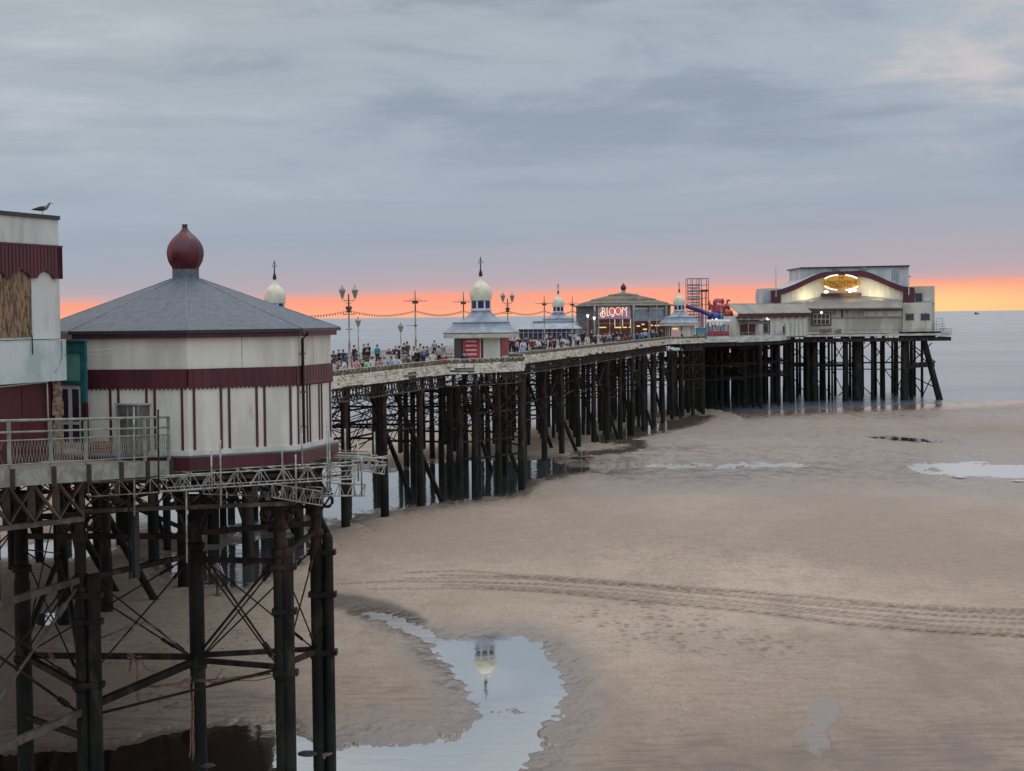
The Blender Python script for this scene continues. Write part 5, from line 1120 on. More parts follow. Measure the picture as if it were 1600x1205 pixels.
# --- slide tower and tube slide
tp = at(1089.5, 510, 368); tow = thing('slide_tower', 'tall grey steel frame tower with stairs behind the lit kiosk', 'tower', (tp.x, tp.y, DK))
zt_ = at(1089, 435.5, 368).z; x0, x1 = at(1073.5, 500, 368).x, at(1106, 500, 368).x; w = x1-x0; gridx = [x0, x0+w*.24, x0+w*.5, x0+w*.66, x1]
mb = MB()
for j, X_ in enumerate(gridx):
    for Y_ in (366.2, 369.8): mb.tube((X_, Y_, DK), (X_, Y_, zt_), .07, n=5)
for Z_ in np.linspace(3.5, zt_, 7):
    for Y_ in (366.2, 369.8): mb.tube((x0, Y_, Z_), (x1, Y_, Z_), .05, n=5)
mb.build('frame', Mt['lattice'], tow)
for (f0, f1, v0, v1) in ((.02, .6, 441, 505), (.62, .7, 452, 505)):
    mb = MB(); z0, z1 = at(1089, v1, 368).z, at(1089, v0, 368).z
    for k in range(14): mb.box((x0+w*(f0+f1)/2, 366.5, z0+(z1-z0)*k/14), (w*(f1-f0), .06, (z1-z0)/14*(.62 if k > 5 else .4)))
    mb.build('slat_panel', Mt['black' if f0 == .22 else 'mesh_panel'], tow)
mb = MB(); zp = at(1100, 454, 368).z; mb.box((x0+w*.83, 368, zp), (w*.38, 3.4, .3)); mb.build('platform', Mt['black'], tow)
mb = MB()
for k in range(14): mb.box((x0+w*(.3 if k % 2 else .38), 366.8, at(1080, 504-k*4, 368).z), (.9, .8, .08))
mb.build('stairs', Mt['lattice'], tow)
for f in (.7, .85, 1.0): MB().tube((x0+w*f, 366.5, DK), (x0+w*f, 366.5, zp), .09, n=6).build('red_post', Mt['octo_red'], tow)
sl = thing('tube_slide', 'dark purple slide chute sloping down on red posts in front of the tower', 'slide', tuple(at(1090, 515, 362)))
a = [at(1071.5, 478, 362), at(1082, 481.5, 362), at(1096, 486, 362), at(1108, 491, 362), at(1111, 496, 361.5)]
MB().path(a, [.42, .42, .42, .5, .75], 10).build('chute', Mt['purple'], sl)
for u in (1078, 1085, 1092, 1095, 1099): MB().tube(at(u, 481+(u-1078)*.4, 362), at(u, 520, 362), .08, n=6).build('post', Mt['octo_red'], sl)
# --- octopus ride
op = at(1124, 500, 366); oct_ = thing('octopus_inflatable', 'red and orange inflatable octopus with curled arms above the stall roofs', 'inflatable', (op.x, op.y, DK))
u2 = lambda u, v, dY=0: at(u, v, 366+dY)
mb = MB(); c = u2(1121.5, 473.5); mb.ball(c, 1.0, 12, 9, (1.0, 1.0, .95)); mb.ball(u2(1124, 479, -.4), .82, 10, 7, (1.15, .9, .7)); mb.build('head', Mt['octo_red'], oct_)
mb = MB(); mb.ball(u2(1122, 475.5, -1.0), .3, 8, 6); mb.ball(u2(1125.5, 476, -1.0), .24, 8, 6); mb.build('eyes', Mt['tube_white'] if False else Mt['white'], oct_)
MB().path([u2(1126, 470), u2(1129, 468), u2(1130, 472), u2(1128.5, 476.5), u2(1125, 478)], .3, 8).build('arm', Mt['octo_red'], oct_)
MB().path([u2(1111.5, 484), u2(1110, 478), u2(1107.5, 474), u2(1108, 471), u2(1109.8, 471)], [.5, .4, .3, .22, .12], 8).build('arm', Mt['octo_red'], oct_)
MB().path([u2(1137, 484), u2(1135.5, 476), u2(1136.5, 470), u2(1139, 469), u2(1140.5, 470.5)], [.55, .42, .32, .24, .14], 8).build('arm', Mt['octo_red'], oct_)
mb = MB()
for k, v in enumerate((480, 483, 486.5)): mb.path([u2(1112, v), u2(1125, v-.6, -.8), u2(1138, v)], [.42, .5, .42], 8)
mb.build('body', Mt['octo_red'], oct_)
mb = MB(); mb.path([u2(1132, 487, -1), u2(1138, 490, -1), u2(1140, 497, -1)], [.7, .8, .9], 8); mb.path([u2(1136, 486, 0), u2(1140, 488, 0), u2(1141, 494, 0)], [.5, .6, .7], 8); mb.build('orange_arm', Mt['octo_orange'], oct_)
mb = MB(); mb.ball(u2(1118, 495, -1), .95, 10, 7, (1.3, .8, 1.0)); mb.ball(u2(1131, 496, -1), .9, 10, 7, (1.2, .8, 1.0)); mb.build('blue_base', Mt['octo_blue'], oct_)
for u in (1112, 1127.5): MB().tube(u2(u, 480, -2), u2(u, 500, -2), .16, n=7).build('mast', Mt['pole'], oct_)
for u in (1112, 1119.5): o_ = MB().ball(u2(u, 499.5, -3), .24, 8, 6).build('globe_lamp', Mt['lantern_lit'], loc=tuple(u2(u, 499.5, -3))); tag(o_, 'small bright white globe lamp above the pale stall awning, %s of the pair' % ('left' if u < 1115 else 'right'), 'lamp', 'globe lamps over the stall')
# --- stalls
sp = at(1122, 515, 352.5); stl = thing('side_stall', 'long stall with pale awning roof, cream posts and red panels below the octopus', 'stall', (sp.x, sp.y, DK))
q = [at(1104, 504, 351), at(1141, 503, 353.5), at(1141, 499.5, 357), at(1104, 500.5, 355)]; MB().slab(q, (0, 0, .12)).build('awning', Mt['awning'], stl)
for u in (1105, 1112, 1117, 1124, 1131, 1139): MB().tube(at(u, 504, 352), at(u, 522, 352), .09, n=6).build('post', Mt['pole'], stl)
rn = random.Random(3)
for k in range(15):
    u = 1104+k*2.4; m_ = MB(); c = at(u, 515, 354); m_.box((c.x, c.y, 1.2+rn.uniform(-.2, .3)), (.2, .3, 1.6+rn.uniform(0, .4))); m_.build('goods', Mt[rn.choice(['octo_red', 'white', 'lattice', 'octo_blue', 'pole', 'octo_red'])], stl)
m_ = MB(); c0, c1 = at(1104, 519, 351.5), at(1139, 518, 351.5); m_.bar((c0.x, c0.y, .3), (c1.x, c1.y, .3), .1, 1.2); m_.build('counter', Mt['red'], stl)
c = at(1095.5, 512, 345); o_ = thing('aqua_booth', 'small aqua painted booth with arch between the lit kiosk and the stall', 'booth', (c.x, c.y, DK))
m_ = MB(); m_.box((c.x, c.y, 1.1), (1.95, 1.6, 1.0)); m_.build('upper_panel', Mt['aqua'], o_)
for s_ in (-.75, .75): m_ = MB(); m_.box((c.x+s_, c.y, .07), (.4, 1.5, 1.05)); m_.build('pier_panel', Mt['aqua'], o_)
m_ = MB(); m_.box((c.x, c.y, 1.66), (2.2, 1.9, .12)); m_.build('roof', Mt['slate'], o_)
# --- theatre
TY = 388.0
Tz = lambda v, u=1330: at(u, v, TY).z
tl = at(1330, 515, TY); th = thing('theatre', 'large pale theatre with maroon curved gable and lit oval gold sign at the pier head', 'theatre', (tl.x, tl.y, DK))
def face(pts, Y, th_, nm, mt, par=None): mb = MB(); mb.slab([at(u, v, Y) for u, v in pts][::-1], (0, th_, 0)); return mb.build(nm, Mt[mt], par or th)
face([(1253, 472), (1420, 468), (1420, 416.5), (1253, 420)], 397, 18, 'fly_tower', 'theatre_grey')
face([(1250.5, 420.2), (1421.5, 416.8), (1421.5, 414.4), (1250.5, 417.8)], 396.3, 19.5, 'fly_tower_roof', 'gutter')
for (u0, u1, v0, v1) in ((1303, 1312, 419.5, 424), (1345, 1353, 417, 423)): face([(u0, v1), (u1, v1), (u1, v0), (u0, v0)], 396.2, .5, 'vent', 'lattice')
for k, (u, v0, v1) in enumerate(((1394, 423, 440), (1397, 422, 438), (1400, 424, 445), (1403, 424, 441))): face([(u, v1), (u+.7, v1), (u+.7, v0), (u, v0)], 396.9, .06, 'stain_pipe', 'lattice')
top = [(1205, 454), (1216, 453), (1222, 451.5), (1232, 448.3), (1245, 443), (1258, 437), (1270, 431), (1282, 426.5), (1292, 424.6), (1318, 424), (1344, 423), (1352, 424), (1362, 427), (1375, 432.5), (1388, 438.8), (1400, 443.5), (1412, 447.6), (1420, 449), (1429, 449.6)]
low = [(1429, 472), (1412, 472.5), (1412, 455.5), (1402, 453), (1390, 448), (1375, 441.5), (1360, 435.5), (1350, 433), (1344, 432), (1318, 432.5), (1293, 433.5), (1284, 434), (1272, 438.5), (1258, 445.5), (1245, 452), (1232, 457), (1221, 460.5), (1219.5, 472.5), (1205, 473)]
# gable built in strips between the two outlines
def interp(line, u):
    L_ = sorted(line)
    for (a, b), (c, d) in zip(L_[:-1], L_[1:]):
        if a <= u <= c: return b+(d-b)*(u-a)/max(c-a, 1e-6)
    return L_[0][1] if u < L_[0][0] else L_[-1][1]
lowc = [p for p in low if 1219 < p[0] < 1413 and p[1] < 462]
mb = MB(); us = [1220+k*(1412-1220)/48 for k in range(49)]
for ua, ub in zip(us[:-1], us[1:]): mb.slab([at(ua, interp(top, ua), 387.4), at(ub, interp(top, ub), 387.4), at(ub, interp(lowc, ub), 387.4), at(ua, interp(lowc, ua), 387.4)], (0, 1.4, 0))
mb.slab([at(1205, 454, 387.4), at(1220, 452.3, 387.4), at(1220, 473, 387.4), at(1205, 473, 387.4)], (0, 1.4, 0)); mb.slab([at(1412, 447.6, 387.4), at(1429, 449.6, 387.4), at(1429, 473, 387.4), at(1412, 473, 387.4)], (0, 1.4, 0))
mb.build('curved_gable', Mt['maroon'], th)
mb = MB()
for ua, ub in zip(us[:-1], us[1:]): mb.slab([at(ua, interp(lowc, ua)-3, 388.2), at(ub, interp(lowc, ub)-3, 388.2), at(ub, 476, 388.2), at(ua, 476, 388.2)], (0, 9, 0))
mb.build('gable_wall', Mt['theatre_cream'], th)
mb = MB(); K = [at(u, v, 388.5) for u, v in [(1206, 470)]+[(u, interp(top, u)+.6) for u in range(1206, 1428, 6)]+[(1428, 470)]]; mb.slab(K, (0, 26, 0)); mb.build('hall_body', Mt['theatre_grey'], th)
face([(1283, 464), (1346, 462.5), (1346, 457.5), (1283, 458.5)], 386.6, .5, 'sign_shelf', 'maroon')
# sloping grey roof over the lower storey
rfp = [(1226, 474), (1262, 468), (1283, 463.5), (1346, 462.5), (1372, 464.5), (1410, 469.5)]
mb = MB()
for (ua, va), (ub, vb) in zip(rfp[:-1], rfp[1:]):
    mb.slab([at(ua, va, 388.0), at(ub, vb, 388.0), at(ub, 482-(ub-1226)*.008, 384.4), at(ua, 482-(ua-1226)*.008, 384.4)], (0, .1, -.25))
mb.build('lower_roof', Mt['theatre_roof'], th)
face([(1226, 486), (1410, 484), (1410, 482.2), (1226, 483.6)], 384.7, 3, 'soffit', 'gutter')
face([(1228, 520), (1411, 518), (1411, 483), (1228, 485)], 386.5, 20, 'lower_wall', 'concrete')
for u in (1316, 1347, 1383): face([(u-1.2, 496), (u+1.2, 496), (u+1.2, 484.5), (u-1.2, 484.5)], 386.3, .2, 'post', 'maroon' if u == 1316 else 'white')
for u0, u1 in ((1350, 1381), (1386, 1409)): face([(u0, 494.5), (u1, 494.5), (u1, 486), (u0, 486)], 386.35, .15, 'wall_panel', 'cream')
face([(1300, 497.4), (1411, 496), (1411, 495), (1300, 496.2)], 386.2, .3, 'ledge', 'theatre_roof')
wn_ = face([(1268, 508.5), (1299, 508.5), (1299, 488.5), (1268, 488.5)], 386.2, .3, 'window_bay', 'maroon')
face([(1270, 507), (1297, 507), (1297, 490), (1270, 490)], 386.12, .07, 'frame', 'white', wn_)
for c_ in range(4):
    for r_ in range(2): u, v = 1271.2+c_*6.5, 491.2+r_*8.2; face([(u, v+6.6), (u+4.9, v+6.6), (u+4.9, v), (u, v)], 386.04, .07, 'pane', 'interior' if (c_+r_) % 2 else 'glass', wn_)
# gold oval sign
sgn = face([(1314+31*math.cos(t)*(-1), 441.8-12*math.sin(t)) for t in [2*PI*i/40 for i in range(40)]][::-1], 386.2, .5, 'oval_sign', 'gold')
def arcpts(t0, t1, Y=385.8): return [at(1314.5+29.5*math.cos(rad(t)), 441.6-12.0*math.sin(rad(t)), Y) for t in np.linspace(t0, t1, 12)]
for t0, t1 in ((100, 152), (32, 78), (207, 258), (283, 332)): MB().path(arcpts(t0, t1), .17, 6).build('light_tube', Mt['tube_white'], sgn)
def text_on(sgn, body, u, v, wpx, hpx, Y, mt):
    cu = bpy.data.curves.new('lettering', 'FONT'); cu.body = body; cu.align_x = 'CENTER'; cu.align_y = 'CENTER'; cu.size = 1; cu.extrude = .02
    o = bpy.data.objects.new('t', cu); COL.objects.link(o); m2 = bpy.data.meshes.new_from_object(o.evaluated_get(bpy.context.evaluated_depsgraph_get())); bpy.data.objects.remove(o)
    xs = [q.co.x for q in m2.vertices]; ys_ = [q.co.y for q in m2.vertices]; sx = wpx*Y/F_PX/(max(xs)-min(xs)); sy = hpx*Y/F_PX/(max(ys_)-min(ys_)); c = at(u, v, Y); og = ORG[sgn.name]
    for q in m2.vertices: x, y, z = q.co; q.co = Vector((c.x+x*sx, c.y-z, c.z+(y-(max(ys_)+min(ys_))/2)*sy))*1.0-og; q.co = q.co*UNIT
    m2.name = 'lettering'; m2.materials.clear(); m2.materials.append(Mt[mt]); return put('lettering', m2, sgn)
text_on(sgn, 'LONGTHORNE', 1313.5, 442, 52, 6.6, 386.1, 'sign_brown'); text_on(sgn, 'JOE', 1314.5, 434.8, 8, 4.6, 386.1, 'sign_brown'); text_on(sgn, 'THEATRE', 1314, 447.8, 36, 3.6, 386.1, 'sign_brown')
for u, v, r in ((1291, 456.2, .42), (1335, 453.5, .38), (1328, 455.8, .3)):
    m_ = MB(); m_.ball(at(u, v, 385.8), r, 8, 6, (1.2, .6, .8)); m_.build('flood_lamp', Mt['flood'], sgn)
ld_ = bpy.data.lights.new('sign_flood', 'AREA'); ld_.energy = 90; ld_.size = 3; ld_.color = (1, .84, .5); lo_ = bpy.data.objects.new('sign_flood', ld_); COL.objects.link(lo_); lo_.location = WP(at(1335, 457, 384.6)); lo_.rotation_euler = (rad(125), 0, 0)
for u, v in ((1262, 470), (1372, 469)):
    m_ = MB(); m_.box(at(u, v, 387.2), (.5, .4, .3)); m_.build('wash_lamp', Mt['lattice'], th)
    l2 = bpy.data.lights.new('wash', 'AREA'); l2.energy = 75; l2.size = 2.2; l2.color = (1, .85, .55); o2 = bpy.data.objects.new('wash', l2); COL.objects.link(o2); o2.location = WP(at(u, v-2, 386.6)); o2.rotation_euler = (rad(140), 0, 0)
# right-hand blocks
bk = face([(1410.5, 519), (1456, 517.5), (1456, 472.5), (1410.5, 473.5)], 386.0, 12, 'concrete_block', 'concrete')
for u0, u1 in ((1415.2, 1428), (1438.8, 1453)):
    w_ = face([(u0, 500.5), (u1, 500.5), (u1, 490), (u0, 490)], 385.9, .15, 'window', 'lattice', bk)
    for k in range(3): a0 = u0+.8+k*(u1-u0-1)/3; face([(a0, 499.6), (a0+(u1-u0)/3-1.2, 499.6), (a0+(u1-u0)/3-1.2, 491), (a0, 491)], 385.84, .06, 'pane', 'glass', w_)
ub = face([(1429, 473), (1460.5, 473), (1460.5, 447), (1429, 447.5)], 388.5, 9, 'upper_block', 'concrete')
face([(1430.5, 471.5), (1441, 471.5), (1441, 459), (1430.5, 459)], 388.35, .2, 'opening', 'glass', ub); face([(1443, 471), (1455.5, 471), (1455.5, 463.5), (1443, 463.5)], 388.3, .22, 'pale_panel', 'theatre_grey', ub)
face([(1430, 459), (1441.5, 459), (1441.5, 458), (1430, 458)], 388.2, .3, 'lintel', 'lattice', ub)
face([(1456.2, 518), (1460.5, 517), (1460.5, 473), (1456.2, 473.2)], 389, 9, 'side_block', 'concrete')
face([(1419.6, 461), (1420.8, 461), (1420.8, 432), (1419.6, 432)], 386.8, .15, 'vent_pipe', 'white'); face([(1419, 432.6), (1423.5, 432.6), (1423.5, 431.4), (1419, 431.4)], 386.75, .2, 'pipe_cap', 'lattice')
face([(1191.5, 476), (1219, 475), (1219, 450), (1191.5, 451)], 392, 10, 'left_block', 'theatre_grey')
MB().tube(at(1212.5, 464, 386.5), at(1212.3, 416, 386.5), .1, .05, 6).build('flag_mast', Mt['pole'], th)
for s_, u in ((1, 1240), (-1, 1390)):
    pass
# annex along the edge, left of the theatre
ax0, ax1 = at(1149, 500, 357.5), at(1262, 500, 383.0); ax0.z = ax1.z = 0
anx = thing('theatre_annex', 'low cream annex with sloping pale roof and scalloped maroon band left of the theatre', 'annex', (ax0.x, ax0.y, DK))
av = (ax1-ax0).normalized(); an = Vector((av.y, -av.x, 0)); ALn = (ax1-ax0).length
def aq(mb, f0, f1, z0, z1, th_, pr=0.0): return wallquad(mb, ax0.lerp(ax1, f0).xy, ax0.lerp(ax1, f1).xy, z0, z1, th_, an.xy, pr)
mb = MB(); p = [ax0, ax1, ax1-an*9, ax0-an*2.6]; mb.prism([tuple(q.xy) for q in p], DK, 3.75); mb.build('wall', Mt['cream'], anx)
A0, A1 = ax0+an*.8-av*.4, ax1+an*.8+av*.2
mb = MB(); mb.slab([Vector((*A0.xy, 4.36)), Vector((*A1.xy, 4.36)), Vector((*(A1-an*2.2).xy, 5.95)), Vector((*(A0-an*2.2).xy, 5.95))], (0, 0, .14)); mb.slab([Vector((*(A0-an*2.2).xy, 6.09)), Vector((*(A1-an*2.2).xy, 6.09)), Vector((*(A1-an*9).xy, 6.2)), Vector((*(A0-an*3.2).xy, 6.12))], (0, 0, .1)); mb.build('roof', Mt['theatre_roof'], anx)
mb = MB(); aq(mb, -.01, 1.0, 4.26, 4.5, .1, .72); mb.build('gutter', Mt['white'], anx)
mb = MB(); n = 70
for k in range(n):
    f0, f1 = k/n, (k+1)/n; ph = (k % 7)/7; lo_z = 3.15+(.4*math.sin(PI*ph)**.6 if k % 7 else 0); aq(mb, f0, f1, lo_z, 4.25, .12, .55)
mb.build('scalloped_band', Mt['maroon'], anx)
dr_ = MB(); aq(dr_, .53, .61, .0, 2.35, .08); dr_ = dr_.build('door', Mt['white'], anx)
for f in (.535, .575): m_ = MB(); aq(m_, f, f+.03, .2, 2.2, .02, .08); m_.build('panel', Mt['cream'], dr_)
for f0, f1, z0, z1 in ((.37, .46, .3, 2.9),): 
    m_ = MB(); aq(m_, f0, f1, z0, z1, .06); w_ = m_.build('window', Mt['dark_shut'], anx); m_ = MB(); aq(m_, f0+.005, f1-.005, 1.55, 2.5, .03, .06); m_.build('pane', Mt['glass'], w_)
for f in (.66, .74, .8, .86, .92, .97): m_ = MB(); aq(m_, f, f+.012, DK, 2.3, .16); m_.build('rib', Mt['concrete'], anx)
m_ = MB(); aq(m_, .64, .68, DK, 1.6, .1); m_.build('vent', Mt['dark_shut'], anx)
m_ = MB(); B0, B1 = ax0.lerp(ax1, .03), ax0.lerp(ax1, .30); m_.slab([Vector((*B0.xy, 2.9)), Vector((*B1.xy, 2.9)), Vector((*(B1+an*2.4).xy, 2.2)), Vector((*(B0+an*2.4).xy, 2.2))], (0, 0, .1)); m_.build('canopy', Mt['gutter'], anx)
for f in (.03, .3):
    q = ax0.lerp(ax1, f)+an*2.3; m_ = MB(); m_.tube((q.x, q.y, DK), (q.x, q.y, 2.2), .07, n=6); m_.build('canopy_post', Mt['pole'], anx)
m_ = MB(); aq(m_, .06, .26, .1, 2.1, .05); m_.build('dark_opening', Mt['interior'], anx)
for u, v, Y in ((1200, 498.5, 368), (1230, 498, 376), (1283.5, 488.5, 384)):
    c = at(u, v, Y); lp = thing('globe_lamp', {1200: 'lit white globe lamp on a thin post before the cream annex', 1230: 'lit globe lamp before the right end of the cream annex', 1283.5: 'lit globe lamp on a post before the maroon theatre window'}[u], 'lamp', (c.x, c.y, DK), 'globe lamps at the theatre')
    MB().ball(c, .26, 8, 6).build('globe', Mt['lantern_lit'], lp); MB().tube((c.x, c.y, DK), (c.x, c.y, c.z-.24), .05, n=6).build('post', Mt['pole'], lp)
rb = at(1297, 514, 385.2); o_ = MB(); rn = random.Random(8)
for k in range(16): o_.box((rb.x+rn.uniform(-1.9, 1.9), rb.y+rn.uniform(-.3, .3), rn.uniform(.0, .9)), (rn.uniform(.4, 1.2), .6, rn.uniform(.3, .6)), rn.uniform(-.3, .3))
tag(o_.build('rubble_heap', Mt['plaster'], loc=(rb.x, rb.y, DK)), 'brown heap of stacked crates and boards below the maroon theatre window', 'heap')
# --- ship
sp = at(1526, 483.4, 9000); shp = thing('ship', 'tiny distant ship on the horizon right of the theatre', 'ship', (sp.x, sp.y, SEA))
MB().box((sp.x, sp.y, SEA+2.5), (22, 8, 6)).build('hull', Mt['ship'], shp); MB().box((sp.x-4, sp.y, SEA+8), (8, 6, 5)).build('bridge', Mt['ship'], shp)
# --- lamp posts and festoon poles in a row along the deck
def lamp_line(Y): return Vector((.231*Y-50.3, Y))
def double_lamp(Y, label):
    p = lamp_line(Y); t = thing('lamp_post', label, 'lamp post', (p.x, p.y, DK), 'double lantern lamp posts')
    B = lambda nm, mb, mt, par=None: mb.build(nm, Mt[mt], par or t, local=True); z = lambda v: v-DK
    mb = MB(); mb.lathe((0, 0, 0), [(.2, 0), (.2, .5), (.11, .7), (.09, 2.5), (.14, 2.55), (.08, 2.65), (.07, z(5.0))], 8); B('column', mb, 'pole')
    mb = MB(); mb.lathe((0, 0, 0), [(.07, z(5.0)), (.06, z(6.0)), (.05, z(6.35))], 8); mb.bar((-.55, 0, z(4.62)), (.55, 0, z(4.62)), .06); mb.bar((-.28, 0, z(3.35)), (.28, 0, z(3.35)), .07); B('upper_column', mb, 'pole_dark')
    mb = MB(); mb.box((0, 0, z(5.15)), (.5, .4, .28)); mb.lathe((0, 0, 0), [(.1, z(4.75)), (.22, z(4.9)), (.1, z(5.05))], 8); B('flower_box', mb, 'pole_dark')
    for s_ in (-1, 1):
        mb = MB(); mb.path([(0, 0, z(5.75)), (s_*.3, 0, z(5.82)), (s_*.52, 0, z(5.82)), (s_*.54, 0, z(5.98))], .035, 5); mb.path([(0, 0, z(5.45)), (s_*.22, 0, z(5.6)), (s_*.4, 0, z(5.8))], .025, 5); B('arm', mb, 'pole')
        mb = MB(); mb.lathe((s_*.54, 0, 0), [(.1, z(5.98)), (.27, z(6.62))], 6, 0, False); l_ = B('lantern', mb, 'lantern')
        mb = MB(); mb.lathe((s_*.54, 0, 0), [(.34, z(6.62)), (.3, z(6.68)), (.06, z(6.92)), (.08, z(6.97)), (.02, z(7.12))], 6, 0, False); mb.build('cap', Mt['pole'], l_, local=True)
double_lamp(158, 'nearest double lantern lamp post, rising above the crowd right of the octagonal pavilion')
double_lamp(216, 'double lantern lamp post just right of the red-shuttered kiosk')
def festoon_pole(Y, label, h=7.0):
    p = lamp_line(Y); t = thing('festoon_pole', label, 'pole', (p.x, p.y, DK), 'cross-armed poles carrying bulb strings')
    B = lambda nm, mb, mt: mb.build(nm, Mt[mt], t, local=True); z = lambda v: v-DK; k = h-7.0
    mb = MB(); mb.lathe((0, 0, 0), [(.2, 0), (.2, .5), (.11, .7), (.09, 2.5), (.14, 2.55), (.08, 2.65), (.07, z(4.9))], 8); B('column', mb, 'pole')
    mb = MB(); mb.lathe((0, 0, 0), [(.07, z(4.9)), (.05, z(6.2)), (.03, z(6.9))], 7); mb.box((0, 0, z(5.75)), (.55, .4, .3)); B('upper_column', mb, 'pole_dark')
    for s_ in (-1, 1):
        mb = MB(); mb.bar((0, 0, z(5.82)), (s_*1.15, 0, z(5.86)), .05); mb.bar((s_*.1, 0, z(6.1)), (s_*.6, 0, z(5.9)), .03); B('arm', mb, 'pole_dark')
    mb = MB(); mb.bar((-.9, 0, z(3.5)), (.15, 0, z(3.5)), .04); mb.box((0, 0, z(3.5)), (.3, .2, .12)); B('lower_bracket', mb, 'pole_dark'); return t
festoon_pole(178, 'nearest cross-armed string light pole, left of the red-shuttered kiosk')
festoon_pole(196, 'cross-armed string light pole partly behind the dome of the red-shuttered kiosk')
festoon_pole(236, 'cross-armed string light pole in front of the glass shelter')
festoon_pole(254, 'cross-armed string light pole between the third dome and the sign hall')
LY = [138, 158, 178, 196, 216, 236, 254, 272]
for k, (a, b) in enumerate(zip(LY[:-1], LY[1:])):
    a3, b3 = Vector((*lamp_line(a), 4.93)), Vector((*lamp_line(b), 4.93)); pts = [a3.lerp(b3, i/14)-Vector((0, 0, .42*math.sin(PI*i/14))) for i in range(15)]
    nm_ = ['beside the octagonal pavilion roof', 'between the nearest double lamp and first cross-armed pole', 'from the first cross-armed pole to the big kiosk', 'behind the dome of the red-shuttered kiosk', 'right of the second double lamp', 'over the glass shelter', 'crossing before the third dome to the hall'][k]
    f = thing('festoon', 'sagging string of small bulbs '+nm_, 'string lights', tuple(a3), 'bulb strings along the pier'); m_ = MB(); m_.path(pts, .013, 4); m_.build('wire', Mt['black'], f)
    m_ = MB()
    for i in range(1, 28): q = pts[0].lerp(pts[-1], i/28)-Vector((0, 0, .42*math.sin(PI*i/28)+.08)); m_.tube(q+Vector((0, 0, .07)), q-Vector((0, 0, .08)), .04, n=5)
    tag(m_.build('bulbs', Mt['bulb'], f), kind='stuff')
def single_lamp(u, v, Y, label, lit=False, r=.2):
    c = at(u, v, Y); t = thing('lantern_post', label, 'lamp post', (c.x, c.y, DK), 'single lantern posts'); h = c.z-DK
    B = lambda nm, mb, mt: mb.build(nm, Mt[mt], t, local=True)
    mb = MB(); mb.lathe((0, 0, 0), [(.14, 0), (.13, .5), (.08, .6), (.06, h*.45), (.11, h*.46), (.06, h*.48), (.05, h-.5)], 8); B('column', mb, 'pole')
    mb = MB(); mb.lathe((0, 0, 0), [(.1, h-.52), (.27, h)], 6, 0, False); B('lantern', mb, 'lantern_lit' if lit else 'lantern')
    mb = MB(); mb.lathe((0, 0, 0), [(.33, h), (.06, h+.24), (.02, h+.4)], 6, 0, False); B('cap', mb, 'pole')
single_lamp(559.5, 501, 168, 'small single lantern post just right of the nearest double lamp')
single_lamp(626, 510, 172, 'short slim lantern post in the crowd left of the first cross-armed pole')
single_lamp(918.3, 492, 325, 'bright single lantern post before the left wall of the sign hall', True)
single_lamp(928.5, 495.5, 332, 'small lit lantern post at the left corner of the lilac sign', True)
for u, Y, v, lb in ((1026, 322, 474, 'slim cream pole with bracket right of the lilac sign'), (1014, 318, 493, 'short slim pole before the lit bar right of the lilac sign')):
    c = at(u, v, Y); t = thing('slim_pole', lb, 'pole', (c.x, c.y, DK)); MB().tube((c.x, c.y, DK), tuple(c), .09, .06, 7).build('column', Mt['pole'], t); m_ = MB(); m_.box((c.x, c.y, c.z-1.0), (.3, .3, .35)); m_.bar((c.x-.5, c.y, c.z-.3), (c.x+.5, c.y, c.z-.3), .07); m_.build('bracket', Mt['pole'], t)
